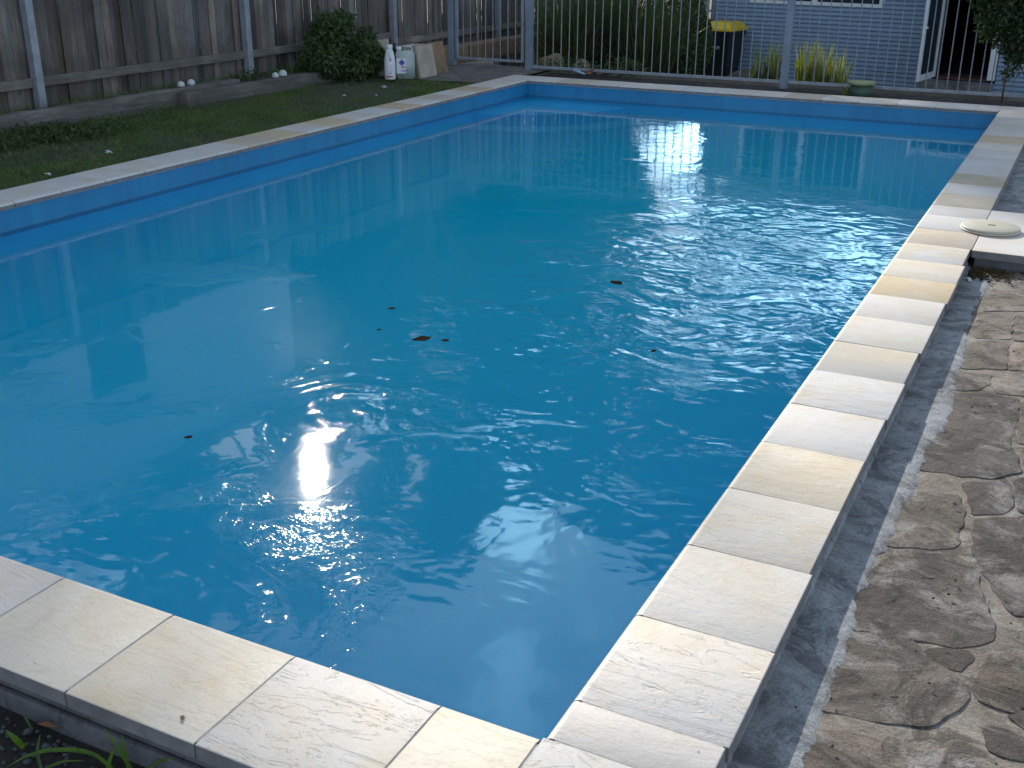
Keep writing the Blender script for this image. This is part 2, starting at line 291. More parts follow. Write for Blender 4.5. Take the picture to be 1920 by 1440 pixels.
# ------------------------------------------------------------------ mesh helpers
class MB:
    def __init__(s): s.v = []; s.f = []; s.t = []; s.tint = (1, 1, 1)
    def add(s, vs, fs):
        k = len(s.v); s.v += [tuple(q) for q in vs]; s.f += [tuple(i + k for i in f) for f in fs]; s.t += [s.tint] * len(vs)
    def box(s, c, sz, rz=0, mat=None, taper=1.0):
        x, y, z = (q / 2 for q in sz); vs = []
        for dz, k in ((-z, 1), (z, taper)):
            for dx, dy in ((-x, -y), (x, -y), (x, y), (-x, y)): vs.append(Vector((dx * k, dy * k, dz)))
        Mx = (mat or Matrix.Rotation(rz, 3, 'Z')); vs = [Mx @ v + Vector(c) for v in vs]
        s.add(vs, [(3, 2, 1, 0), (4, 5, 6, 7), (0, 1, 5, 4), (1, 2, 6, 5), (2, 3, 7, 6), (3, 0, 4, 7)])
    def bar(s, a, b, w, d=None, up=Vector((0, 0, 1))):
        a = Vector(a); b = Vector(b); d = d or w; z = (b - a).normalized(); x = z.cross(up)
        if x.length < 1e-3: x = Vector((1, 0, 0))
        x.normalize(); y = z.cross(x); Mx = Matrix((x, y, z)).transposed(); s.box((a + b) / 2, (w, d, (b - a).length), mat=Mx)
    def tube(s, pts, rad, n=8, cap=True):
        pts = [Vector(q) for q in pts]; rad = rad if isinstance(rad, (list, tuple)) else [rad] * len(pts); k = len(s.v); vs = []; fs = []
        for i, q in enumerate(pts):
            t = (pts[min(i + 1, len(pts) - 1)] - pts[max(i - 1, 0)]).normalized(); x = t.cross(Vector((.31, .17, 1)))
            if x.length < .05: x = t.cross(Vector((1, 0, 0)))
            x.normalize(); y = t.cross(x)
            for j in range(n): a = 2 * math.pi * j / n; vs.append(q + (x * math.cos(a) + y * math.sin(a)) * rad[i])
        for i in range(len(pts) - 1):
            for j in range(n): fs.append((i * n + j, i * n + (j + 1) % n, (i + 1) * n + (j + 1) % n, (i + 1) * n + j))
        if cap: fs += [tuple(reversed(range(n))), tuple(range((len(pts) - 1) * n, len(pts) * n))]
        s.add(vs, fs)
    def lathe(s, c, prof, n=24, sx=1, sy=1, rz=0):
        vs = []; fs = []; c = Vector(c)
        for r_, z in prof:
            for j in range(n):
                a = 2 * math.pi * j / n; x, y = r_ * math.cos(a) * sx, r_ * math.sin(a) * sy
                vs.append(c + Vector((x * math.cos(rz) - y * math.sin(rz), x * math.sin(rz) + y * math.cos(rz), z)))
        for i in range(len(prof) - 1):
            for j in range(n): fs.append((i * n + j, i * n + (j + 1) % n, (i + 1) * n + (j + 1) % n, (i + 1) * n + j))
        fs += [tuple(reversed(range(n))), tuple(range((len(prof) - 1) * n, len(prof) * n))]; s.add(vs, fs)
    def build(s, name, mat, parent=None, smooth=False, bevel=0, origin=None):
        me = bpy.data.meshes.new(name); o_ = Vector(origin) if origin is not None else Vector((0, 0, 0))
        me.from_pydata([Vector(q) - o_ for q in s.v], [], s.f); me.materials.append(mat)
        ca = me.color_attributes.new('tint', 'FLOAT_COLOR', 'POINT'); ca.data.foreach_set('color', np.array([(*t, 1) for t in s.t], dtype=np.float32).ravel())
        if smooth: me.shade_smooth()
        me.update(); o = bpy.data.objects.new(name, me); o.location = o_; COL.objects.link(o)
        if bevel:
            b = o.modifiers.new('bevel', 'BEVEL'); b.width = bevel; b.segments = 2; b.limit_method = 'ANGLE'; b.angle_limit = R(40)
        if parent is not None: par(o, parent)
        return o
def par(o, parent):
    o.parent = parent; o.matrix_parent_inverse = Matrix.Identity(4); o.location = o.location - wl(parent)
def wl(o):
    v = Vector(o.location)
    while o.parent: o = o.parent; v += o.location
    return v
def tag(o, label=None, cat=None, group=None, kind=None):
    for k, v in (('label', label), ('category', cat), ('group', group), ('kind', kind)):
        if v: o[k] = v
    return o
def thing(name, label, cat, loc, group=None):
    o = bpy.data.objects.new(name, None); o.location = loc; COL.objects.link(o); return tag(o, label, cat, group)
def struct(o): o['kind'] = 'structure'; return o
def npmesh(name, verts, faces, mat, parent=None, smooth=False):
    """verts (n,3) array, faces (m,k) array with one k"""
    me = bpy.data.meshes.new(name); nv, nf, k = len(verts), len(faces), faces.shape[1]
    me.vertices.add(nv); me.vertices.foreach_set('co', verts.astype(np.float32).ravel())
    me.loops.add(nf * k); me.loops.foreach_set('vertex_index', faces.astype(np.int32).ravel())
    me.polygons.add(nf); me.polygons.foreach_set('loop_start', np.arange(0, nf * k, k, dtype=np.int32)); me.update(calc_edges=True)
    me.materials.append(mat); o = bpy.data.objects.new(name, me); COL.objects.link(o)
    if smooth: me.shade_smooth()
    if parent is not None: par(o, parent)
    return o
SUNA = np.array(SUN)
def lit_zone(P):
    """ground points that the photo shows in direct sun: the crowns have gaps there (P: n,3 -> bool)"""
    G = P - SUNA[None] * (P[:, 2:3] / SUNA[2]); x, y = G[:, 0], G[:, 1]
    z = (x > -.12) & (x < 1.35) & (y > -.45) & (y < 4.45)
    z |= (x > -.55) & (x <= 0) & (y > 0) & (y < 1.1)
    z |= (x > -2.15) & (x <= .2) & (y > -.42) & (y < .06)
    z |= (x > .35) & (y >= 4.4) & (y < 6.0) & (x < 2) & (np.sin(x * 5 + y * 3) > -.2)
    z |= (x > -.2) & (x < .6) & (y > 6.15) & (y < 6.75 - (x * .5))
    z |= (x > -2.2) & (x < 1.2) & (y > 10.6) & (y < 11.6) & (np.sin(x * 9 + y * 2) > -.5)
    z |= (x > -4.4) & (x < -1.9) & (y > 13.9) & (y < 15.2)
    z |= (x > -6.4) & (x < -5.2) & (y > 15.2) & (y < 17.5)
    z |= (x - -.40) ** 2 + ((y - 2.35) / 1.3) ** 2 < .42 ** 2
    z |= (x - -1.4) ** 2 + (y - 1.0) ** 2 < .27 ** 2
    return z
def leaves(name, mat, blobs, n, size, parent=None, prune=True, hang=0.0, shell=.5):
    """blobs: (x,y,z,rx,ry,rz); many small pointed leaves through the volume of each"""
    bl = np.array(blobs, float); vol = bl[:, 3] * bl[:, 4] * bl[:, 5]; idx = rng.choice(len(bl), n, p=vol / vol.sum())
    d = rng.normal(size=(n, 3)); d /= np.linalg.norm(d, axis=1)[:, None]; rr = rng.random(n) ** (1 / 3 * shell + .08)
    P = bl[idx, :3] + d * rr[:, None] * bl[idx, 3:]
    cl = rng.normal(size=(n, 3)) * 0.02; P += cl
    cell = np.sin(P[:, 0] * 3.1 + 1.3 * np.sin(P[:, 2] * 2.3)) + np.sin(P[:, 1] * 2.7 + 1.1 * np.sin(P[:, 0] * 1.9)) + np.sin(P[:, 2] * 3.7 + P[:, 1])
    P = P[(cell > -1.25) | (rng.random(n) < .45)]
    if prune: P = P[~lit_zone(P)]
    n = len(P); a = rng.normal(size=(n, 3)); a[:, 2] -= hang; a /= np.linalg.norm(a, axis=1)[:, None]
    b = np.cross(a, rng.normal(size=(n, 3))); b /= np.linalg.norm(b, axis=1)[:, None]
    s = size * (.6 + .8 * rng.random(n))[:, None]; w = s * .38
    V = np.stack([P - a * s * .5, P + b * w * .5, P + a * s * .5, P - b * w * .5], 1).reshape(-1, 3)
    F = np.arange(4 * n).reshape(n, 4); return npmesh(name, V, F, mat, parent)
def blades(name, mat, base, h, lean, w, parent=None, seg=1):
    """base (n,3), h (n,), lean (n,2) tip offset, w: width; curved when seg>1"""
    n = len(base); ang = rng.random(n) * math.pi; side = np.stack([np.cos(ang), np.sin(ang), 0 * ang], 1) * (w / 2)
    rows = []
    for k in range(seg + 1):
        t = k / seg; c = base + np.stack([lean[:, 0] * t ** 1.8, lean[:, 1] * t ** 1.8, h * (t - .25 * t ** 3 * np.minimum(1, np.hypot(lean[:, 0], lean[:, 1]) / np.maximum(h, 1e-3)))], 1)
        wd = (1 - t) ** .6 if k < seg else .04
        rows.append(c - side * wd); rows.append(c + side * wd)
    V = np.stack(rows, 1).reshape(-1, 3); m_ = 2 * (seg + 1); F = []
    for k in range(seg): F.append(np.stack([np.arange(n) * m_ + 2 * k, np.arange(n) * m_ + 2 * k + 1, np.arange(n) * m_ + 2 * k + 3, np.arange(n) * m_ + 2 * k + 2], 1))
    return npmesh(name, V, np.concatenate(F), mat, parent)
def grid_sheet(name, x0, x1, y0, y1, z, mat, nx=2, ny=2, hf=None):
    xs = np.linspace(x0, x1, nx); ys = np.linspace(y0, y1, ny); X, Y = np.meshgrid(xs, ys); Z = np.full_like(X, z) if hf is None else hf(X, Y)
    V = np.stack([X, Y, Z], -1).reshape(-1, 3); i = np.arange(nx * ny).reshape(ny, nx)
    F = np.stack([i[:-1, :-1], i[:-1, 1:], i[1:, 1:], i[1:, :-1]], -1).reshape(-1, 4); return npmesh(name, V, F, mat, smooth=hf is not None)
def nz(X, Y, s, seed=0):
    return (np.sin(X * s * 1.3 + seed + 1.7 * np.sin(Y * s * .7 + seed)) + np.sin(Y * s * 1.1 + 2 * seed + 1.3 * np.sin(X * s * .9)) + .5 * np.sin((X + Y) * s * 2.3 + seed)) / 2.5
# ------------------------------------------------------------------ ground
def ground():
    # one sheet with the pool and the house drop cut in: far yard falls away beyond the pool fence
    def hf(X, Y):
        z = np.where(Y > 12.75, GY - .85 * np.clip((Y - 12.75) / 4.5, 0, 1) ** .9, GY - .35)
        return z + .015 * nz(X, Y, 1.7, 2)
    o = grid_sheet('yard_ground', -60, 60, 12.55, 70, 0, M['yard'], 140, 280, hf); struct(o)
    me = MB(); big = 400
    for x0, x1, y0, y1 in ((-big, big, 70, big), (-big, -60, -big, 70), (60, big, -big, 70), (-60, 60, -big, -12)):
        me.add([(x0, y0, -.9), (x1, y0, -.9), (x1, y1, -.9), (x0, y1, -.9)], [(0, 1, 2, 3)])
    struct(me.build('ground', M['yard']))
    struct(grid_sheet('lawn', -7.9, -5.84, -12, 12.56, 0, M['soil'], 40, 260, lambda X, Y: GY + .012 * nz(X, Y, 3.0, 1) + np.clip((-7.35 - X) * .12, 0, .06)))
    struct(grid_sheet('garden_bed', -60, -7.8, -12, 12.56, 0, M['soil'], 80, 120, lambda X, Y: np.where(Y < 10.9, .10, GY + .005) + .01 * nz(X, Y, 3.0, 1)))
    struct(grid_sheet('old_path', -7.8, -5.84, 10.62, 12.57, 0, M['path'], 60, 60, lambda X, Y: GY + .022 + .006 * nz(X, Y, 5, 3)))
    struct(grid_sheet('far_dirt_strip', -5.86, 3.2, 11.36, 12.57, 0, M['dirt'], 60, 12, lambda X, Y: GY - .03 + .008 * nz(X, Y, 5, 3)))
    # near left corner: dark soil well below the coping
    struct(grid_sheet('dark_soil', -60, 4, -12, -.3, 0, M['dirt'], 260, 120, lambda X, Y: -.15 + .010 * nz(X, Y, 9, 5) + np.clip((-.42 - Y) * .15, 0, .1)))
ground()
# ------------------------------------------------------------------ pool
def pool():
    t = thing('swimming_pool', 'long rectangular swimming pool with bright blue painted walls', 'pool', (-2.7, 5.5, -1.4))
    g = .022; rings = [(g, -.042), (g, -.95), (.03 - g, -1.12), (.14, -1.24), (.34, -1.30)]; b = MB(); vs = []
    def rect(i, z):
        return [(PX0 - g + i, PY0 - g + i, z), (PX1 + g - i, PY0 - g + i, z), (PX1 + g - i, PY1 + g - i, z), (PX0 - g + i, PY1 + g - i, z)]
    rr = [(0, -.042), (0, WZ - .03), (0, -.95), (.05, -1.14), (.16, -1.26), (.36, -1.32)]
    for i, z in rr: vs += rect(i, z)
    fs = []
    for k in range(len(rr) - 1):
        for j in range(4): fs.append((k * 4 + j, (k + 1) * 4 + j, (k + 1) * 4 + (j + 1) % 4, k * 4 + (j + 1) % 4))
    k = (len(rr) - 1) * 4; fs.append((k, k + 1, k + 2, k + 3)); b.add(vs, fs[4:]); b.build('pool_shell', M['poolfloor'], t)
    b = MB(); b.add(vs[:8], fs[:4]); b.build('upper_wall', M['poolpaint'], t)
    lp = MB(); w = g
    for (a, c) in (((PX0 - w, PY0 - w), (PX1 + w, PY0 - w)), ((PX1 + w, PY0 - w), (PX1 + w, PY1 + w)), ((PX1 + w, PY1 + w), (PX0 - w, PY1 + w)), ((PX0 - w, PY1 + w), (PX0 - w, PY0 - w))):
        mx_ = ((a[0] + c[0]) / 2, (a[1] + c[1]) / 2, -.046); lp.box(mx_, (abs(a[0] - c[0]) + .004, abs(a[1] - c[1]) + .004, .003))
    lp.build('wall_lip', M['lip'], t)
    for rad, z in ((1.75, -.36), (1.35, -.24)):
        s = MB(); pts = [(PX0 - g + .001, PY1 + g - .001)]
        for k in range(17):
            a = -math.pi / 2 + k / 16 * math.pi / 2; pts.append((PX0 + rad * math.cos(a), PY1 + rad * math.sin(a)))
        n_ = len(pts); s.add([(x, y, z) for x, y in pts] + [(x, y, -1.31) for x, y in pts], [tuple(range(n_))] + [(i, i + n_, (i + 1) % n_ + n_, (i + 1) % n_) for i in range(n_)])
        s.build('corner_step', M['poolfloor'], t)
    w = MB(); w.box(((PX0 + PX1) / 2, (PY0 + PY1) / 2, (WZ - 1.5) / 2), (PX1 - PX0 + .064, PY1 - PY0 + .064, WZ + 1.5)); o = w.build('pool_water', M['water']); struct(o)
pool()
# coping: one ring of mortared slabs
CREAM = (.62, .585, .52); WHITE = (.63, .61, .59); OCHRE = (.56, .44, .27); PINK = (.55, .50, .47); BLUEW = (.57, .59, .61); TAN = (.50, .43, .34); YEL = (.68, .62, .52); GREYB = (.44, .42, .37)
def slab(x0, x1, y0, y1, col, vein, parent, inner=None, label=None, dz=None):
    gr_ = sum(col) / 3; kk_ = .95 if col[0] - col[2] > .15 else .62; col = tuple((gr_ + (c - gr_) * (.72 if kk_ < .9 else .95)) * kk_ + k_ * (1 - kk_) - .025 for c, k_ in zip(col, (.585, .56, .52)))
    """inner: which side has the rounded edge ('+x','-x','+y','-y')"""
    g = .0022; x0 += g; x1 -= g; y0 += g; y1 -= g; dz = random.uniform(-.0005, .0012) if dz is None else dz
    T = .042; bm = bmesh.new(); cx, cy = (x0 + x1) / 2, (y0 + y1) / 2
    vs = [bm.verts.new((x - cx, y - cy, z)) for z in (-T, 0) for x, y in ((x0, y0), (x1, y0), (x1, y1), (x0, y1))]
    for f in ((3, 2, 1, 0), (4, 5, 6, 7), (0, 1, 5, 4), (1, 2, 6, 5), (2, 3, 7, 6), (3, 0, 4, 7)): bm.faces.new([vs[i] for i in f])
    idx = {'-y': (0, 1), '+x': (1, 2), '+y': (2, 3), '-x': (3, 0)}
    es = []
    for s_ in (inner or '').split():
        a, b = idx[s_]; es += [e for e in bm.edges if set(e.verts) == {vs[a + 4], vs[b + 4]}]
    if es: bmesh.ops.bevel(bm, geom=es, offset=.022, segments=5, affect='EDGES', profile=.5)
    top = [e for e in bm.edges if all(abs(v.co.z) < 1e-5 for v in e.verts)]
    bmesh.ops.bevel(bm, geom=top, offset=.002, segments=1, affect='EDGES')
    bm.normal_update()
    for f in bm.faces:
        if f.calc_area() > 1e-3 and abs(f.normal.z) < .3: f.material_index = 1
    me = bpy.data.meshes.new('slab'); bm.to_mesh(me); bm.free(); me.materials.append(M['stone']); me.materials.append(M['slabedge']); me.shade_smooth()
    if hasattr(me, 'set_sharp_from_angle'): me.set_sharp_from_angle(angle=R(35))
    o = bpy.data.objects.new('slab', me); o.location = (cx, cy, dz); o.color = (*col, vein); COL.objects.link(o); par(o, parent)
    if label: o['label'] = label
    return o
def coping():
    t = thing('pool_coping', 'pale sandstone slab coping running all round the pool edge', 'pool coping', (0, 0, -.05))
    W_ = .385
    # right side, from the near corner away
    ys = [0, .154, .556, .973, 1.388, 1.795, 2.196, 2.603, 3.005, 3.415, 3.81, 4.19, 4.57, 4.965]
    tones = [(PINK, .15, 'short pinkish tan slab'), (WHITE, 1.0, 'white slab with deep ripple veins'), (CREAM, .2, None), (CREAM, .35, None), (YEL, .4, None), (WHITE, .1, None), (BLUEW, .5, 'bluish white slab'), (GREYB, .1, 'olive tan slab'), (CREAM, .1, None),
             (WHITE, .15, None), (OCHRE, .1, 'strong ochre slab'), (YEL, .1, None), (WHITE, .4, None)]
    for i in range(13): slab(0, W_ + random.uniform(-.010, .010), ys[i], ys[i + 1], tones[i][0], tones[i][1], t, '-x', tones[i][2])
    slab(0, W_, 4.965, 5.37, TAN, .3, t, '-x'); slab(0, W_, 5.37, 5.77, BLUEW, .2, t, '-x'); slab(0, W_, 5.77, 6.09, BLUEW, .1, t, '-x')
    y = 6.09; k = 0
    far = [TAN, WHITE, (.46, .38, .26), BLUEW, BLUEW, WHITE, YEL, OCHRE, CREAM, PINK, CREAM, WHITE]
    while y < 10.95:
        y2 = min(y + .405, PY1 - .0); y2 = PY1 if PY1 - y2 < .2 else y2; slab(0, W_, y, y2, far[k % 12], .1, t, '-x'); y = y2; k += 1
    # near side
    slab(0, W_, -W_, 0, WHITE, .7, t)
    xs = [0, -.258, -.681, -1.082, -1.482, -1.885, -2.29, -2.69, -3.09, -3.49, -3.89, -4.3, -4.7, -5.1, PX0]
    nt_ = [(YEL, .2, 'narrow yellowish slab'), (WHITE, .75, 'white slab with fine diagonal ripples'), (YEL, .3, 'cream slab with rust stained corner'), (YEL, .25, 'cream slab with ochre clouding'), (PINK, .4, None)]
    for i in range(14):
        c, v, l = nt_[i] if i < 5 else (random.choice([CREAM, WHITE, YEL, PINK]), .2, None)
        slab(xs[i + 1], xs[i], -W_, 0, c, v, t, '+y', l)
    slab(PX0 - W_, PX0, -W_, 0, CREAM, .2, t)
    y = 0; k = 0
    lf = {14: TAN, 15: OCHRE, 17: OCHRE, 20: (.50, .35, .18), 21: WHITE, 22: TAN, 24: (.5, .36, .22), 25: CREAM}
    seq = [BLUEW, WHITE, CREAM, BLUEW]
    while y < PY1 - .01:
        y2 = min(y + .405, PY1); y2 = PY1 if PY1 - y2 < .2 else y2
        slab(PX0 - W_, PX0, y, y2, lf.get(k, random.choice(seq)), .12, t, '+x', 'rusty brown stained slab' if k == 20 else None); y = y2; k += 1
    x = PX0; slab(PX0 - W_, PX0, PY1, PY1 + W_, CREAM, .1, t); k = 0
    while x < -.01:
        x2 = min(x + .405, 0); x2 = 0 if -x2 < .2 else x2
        slab(x, x2, PY1, PY1 + W_, [CREAM, TAN, CREAM, WHITE, WHITE, BLUEW, WHITE][k % 7], .1, t, '-y'); x = x2; k += 1
    slab(0, W_, PY1, PY1 + W_, WHITE, .1, t)
    g = MB()
    for x0, x1, y0, y1 in ((PX0 - W_ + .01, W_ - .012, -W_ + .012, -.03), (.03, W_ - .012, -.03, PY1 + W_ - .02), (PX0 - W_ + .01, PX0 - .03, -.03, PY1 + W_ - .02), (PX0 - .03, .03, PY1 + .03, PY1 + W_ - .02)):
        g.box(((x0 + x1) / 2, (y0 + y1) / 2, -.0233), (x1 - x0, y1 - y0, .044))
    g.build('grout_bed', M['grout'], t)
    # concrete bond beam below, set back
    b = MB(); dep = .30
    b.box(((PX0 - .0) / 2, -.188, -.05 - dep / 2 - .001), (-PX0 + .70, .318, dep), 0); b.box((.188, 5.5, -.051 - dep / 2), (.318, 11.1, dep)); b.box((PX0 - .188, 5.5, -.051 - dep / 2), (.318, 11.1, dep)); b.box((PX0 / 2, PY1 + .19, -.052 - dep / 2), (-PX0 + .70, .318, dep))
    b.build('concrete_beam', M['beam'], t)
    l = MB(); l.box((PX0 / 2, -.358, -.095 - .1), (-PX0 + .72, .02, .2)); l.build('concrete_ledge', M['beam'], t, bevel=.006)
    # skimmer platform: slabs running out to the right, with the round lid
    s = thing('slab_platform', 'pale sandstone slab bridge crossing the concrete gutter under the round lid', 'paving', (.8, 5.5, -.05))
    slab(W_, .82, 4.945, 5.50, BLUEW, .2, s); slab(W_, .82, 5.50, 6.09, BLUEW, .2, s); slab(.82, 1.4, 4.945, 5.50, WHITE, .2, s); slab(.82, 1.4, 5.50, 6.09, BLUEW, .2, s); slab(1.4, 1.9, 4.945, 6.09, WHITE, .2, s)
    gg = MB(); gg.box((1.14, 5.517, -.027), (1.49, 1.12, .04)); gg.build('grout_bed', M['grout'], s)
    bb = MB(); bb.box((1.13, 5.518, -.10), (1.45, 1.06, .10)); bb.build('concrete_beam', M['beam'], s)
    c = at(1857, 428, .012); sk = thing('skimmer_lid', 'round cream plastic skimmer lid lying on the pale slabs', 'skimmer lid', (c.x, c.y, .003))
    a = MB(); a.lathe((c.x, c.y, .003), [(.172, 0), (.176, .004), (.176, .009), (.170, .012)], 48); a.build('rim', M['creamside'], sk, True)
    a = MB(); a.lathe((c.x, c.y, .0155), [(.168, 0), (.172, .003), (.171, .010), (.166, .013), (.05, .0145)], 48); a.build('cover', M['cream'], sk, True)
    a = MB(); a.box((c.x + .005, c.y + .01, .0305), (.045, .022, .002), .2); a.build('finger_slot', M['slot'], sk)
coping()
# ------------------------------------------------------------------ right deck
DZ = -.10
def deck():
    def hf(X, Y): return DZ + .0022 * nz(X, Y, 11, 4) + .0012 * nz(X, Y, 31, 2)
    struct(grid_sheet('mortar_ground', .33, 9, -1.0, 12.57, 0, M['mortar'], 300, 420, hf))
    # smooth newer concrete run along the wall of the coping, with a ragged outer edge
    ysn = np.linspace(-1.0, 4.93, 240); b = MB(); vs = []
    for y in ysn:
        e = .535 + .03 * float(nz(np.float64(y), np.float64(1.0), 3.1, 1)) + .012 * float(nz(np.float64(y + .13 * math.sin(y * 5.3)), np.float64(3.0), 17.0, 2)) + random.uniform(-.009, .009) + .05 * max(0, 1 - abs(y - 2.5) / .8) + (.35 * max(0, -.1 - y)) 
        for x, z in ((.344, .011), (.47, .010), (e - .02, .009), (e, -.003)): vs.append((x, y, DZ + z))
    b.add(vs, [(4 * i + k, 4 * i + k + 1, 4 * i + k + 5, 4 * i + k + 4) for i in range(len(ysn) - 1) for k in range(3)]); struct(b.build('concrete_gutter', M['gutter'], smooth=True))
    b = MB(); vs = []
    ysn = np.linspace(6.11, 12.0, 160)
    for y in ysn:
        e = .62 + .04 * math.sin(y * 3.1 + 1) + random.uniform(-.01, .01)
        for x, z in ((.344, .011), (e - .02, .009), (e, -.003)): vs.append((x, y, DZ + z))
    b.add(vs, [(3 * i + k, 3 * i + k + 1, 3 * i + k + 4, 3 * i + k + 3) for i in range(len(ysn) - 1) for k in range(2)]); struct(b.build('concrete_gutter', M['gutter'], smooth=True))
    c = MB()
    for y0, y1 in ((-.55, 4.93), (6.11, 11.9)):
        n_ = int((y1 - y0) / .12); pts = [(.362, y0 + (y1 - y0) * i / n_, DZ + .020 + random.uniform(-.002, .002)) for i in range(n_ + 1)]; c.tube(pts, [.017 + random.uniform(-.0015, .0015) for _ in pts], 8)
    struct(c.build('mortar_fillet', M['gutter'], smooth=True))
    stones = [
     ([(1639,1070),(1665,1052),(1700,1045),(1790,1045),(1825,1075),(1835,1110),(1846,1146),(1857,1180),(1852,1196),(1827,1208),(1782,1209),(1704,1195),(1643,1183),(1604,1179),(1607,1137)], (1, .95, .9)),
     ([(1599,1190),(1650,1194),(1704,1205),(1732,1232),(1782,1266),(1807,1298),(1800,1314),(1752,1354),(1716,1359),(1640,1347),(1545,1332),(1520,1322),(1545,1260),(1577,1215)], (1.25, 1.18, 1.1)),
     ([(1727,1219),(1813,1219),(1824,1234),(1806,1261),(1784,1258),(1742,1233)], (.7, .65, .62)),
     ([(1856,1232),(1882,1219),(1960,1216),(1960,1332),(1890,1334),(1852,1318),(1828,1300),(1842,1262)], (1.25, 1.15, 1.0)),
     ([(1830,978),(1960,972),(1960,1150),(1903,1150),(1866,1105),(1840,1062),(1827,1030)], (.8, .75, .74)),
     ([(1718,925),(1795,932),(1806,965),(1795,998),(1796,1022),(1788,1028),(1720,1026),(1668,1021),(1676,990),(1694,950)], (1.15, 1.08, 1.0)),
     ([(1745,818),(1775,815),(1830,826),(1893,839),(1910,885),(1850,896),(1805,892),(1715,878),(1722,845)], (.85, .82, .82)),
     ([(1785,740),(1850,742),(1908,750),(1903,797),(1890,833),(1835,822),(1785,812),(1768,800),(1778,765)], (1.0, .95, .92)),
     ([(1797,700),(1857,703),(1853,722),(1832,733),(1790,731)], (1.5, 1.45, 1.35)),
     ([(1866,702),(1960,707),(1960,748),(1868,736)], (2.2, 2.1, 1.95)),
     ([(1540,1372),(1600,1378),(1652,1394),(1690,1418),(1698,1470),(1470,1475),(1495,1400)], (1.5, 1.35, 1.2)),
     ([(1842,1366),(1862,1363),(1932,1390),(1935,1430),(1893,1427),(1852,1409)], (.65, .6, .58)),
     ([(1885,1340),(1960,1338),(1960,1385),(1928,1377)], (.8, .75, .72)),
     ([(1806,908),(1880,905),(1900,930),(1890,960),(1826,966),(1815,935)], (.8, .78, .8)),
     ([(1905,900),(1960,893),(1960,962),(1915,962),(1905,930)], (.6, .58, .58)),
     ([(1825,640),(1890,643),(1885,692),(1803,690),(1812,662)], (1.6, 1.5, 1.35)), ([(1898,645),(1960,650),(1960,698),(1892,693)], (2.0, 1.85, 1.6)),
     ([(1838,588),(1900,592),(1893,636),(1828,633)], (1.9, 1.8, 1.6)), ([(1908,590),(1965,593),(1965,642),(1902,638)], (1.5, 1.4, 1.3)),
     ([(1852,545),(1960,548),(1960,584),(1845,582)], (2.0, 1.9, 1.7)), ([(1700,1420),(1770,1412),(1830,1430),(1850,1475),(1705,1475)], (2.1, 2.1, 2.2)),
     ([(1915,760),(1965,762),(1965,830),(1905,830)], (1.3, 1.2, 1.1)), ([(1920,842),(1965,842),(1965,885),(1922,885)], (1.2, 1.1, 1.0)),
     ([(1880,345),(1990,350),(1990,392),(1872,388)], (1.6, 1.5, 1.3)), ([(1893,300),(1990,305),(1990,340),(1882,338)], (1.2, 1.1, 1.0)), ([(1912,262),(1990,264),(1990,296),(1900,294)], (1.4, 1.3, 1.2))]
    t = struct(bpy.data.objects.new('patio', None)); t.location = (1, 3, DZ); COL.objects.link(t)
    polys = [([at(x, y, DZ).to_2d() for x, y in pts], col) for pts, col in stones]
    GX = [1.28 + .55 * k for k in range(7)]; GYs = [-.9 + .5 * k for k in range(27)]
    cn_ = {(a, b): Vector((GX[a] + random.uniform(-.12, .12) * (a > 0) + .05 * (b % 2), GYs[b] + random.uniform(-.11, .11))) for a in range(7) for b in range(27)}
    for a in range(6):
        for b in range(26):
            q4 = [cn_[a, b], cn_[a + 1, b], cn_[a + 1, b + 1], cn_[a, b + 1]]; c4 = sum(q4, Vector((0, 0))) / 4
            if 4.6 < c4.y < 6.4 and c4.x < 2.3: continue
            kk = random.uniform(.7, 1.5); polys.append(([c4 + (q - c4) * .86 for q in q4], (kk, kk * .97, kk * .94)))
    for pts, col in polys:
        # ragged outline
        rr = []
        n_ = len(pts)
        for i in range(n_):
            a, b_ = pts[i], pts[(i + 1) % n_]; L = (b_ - a).length; k = max(1, int(L / .018)); nrm = Vector((-(b_ - a).y, (b_ - a).x)).normalized() if L > 0 else Vector((0, 0))
            for j in range(k): q = a.lerp(b_, j / k); rr.append(q + nrm * (random.uniform(-.0022, .0022) + .006 * math.sin(j * 1.1 + i * 2.3 + L * 40) + .004 * math.sin(j * 2.7 + i)))
        # round corners
        for _ in range(1): rr = [(rr[i - 1] + rr[i] * 2 + rr[(i + 1) % len(rr)]) / 4 for i in range(len(rr))]
        c = sum(rr, Vector((0, 0))) / len(rr); bm = bmesh.new(); rings = []
        for s_, z in ((1.085, -.012), (1.083, .002), (1.072, .0055), (.8, .0065), (.45, .007)):
            rings.append([bm.verts.new((*((q - c) * s_), z + (random.uniform(-.0016, .0016) if s_ < .99 else 0))) for q in rr])
        for a, b_ in zip(rings, rings[1:]):
            for i in range(len(rr)): bm.faces.new((a[i], a[(i + 1) % len(rr)], b_[(i + 1) % len(rr)], b_[i]))
        bm.faces.new(rings[-1]); bmesh.ops.recalc_face_normals(bm, faces=bm.faces)
        me = bpy.data.meshes.new('paving_stone'); bm.to_mesh(me); bm.free(); me.materials.append(M['paving']); me.shade_smooth(); me.set_sharp_from_angle(angle=R(28))
        o = bpy.data.objects.new('paving_stone', me); o.location = (c.x, c.y, DZ - .002); o.color = (*col, 1); COL.objects.link(o); par(o, t)
deck()
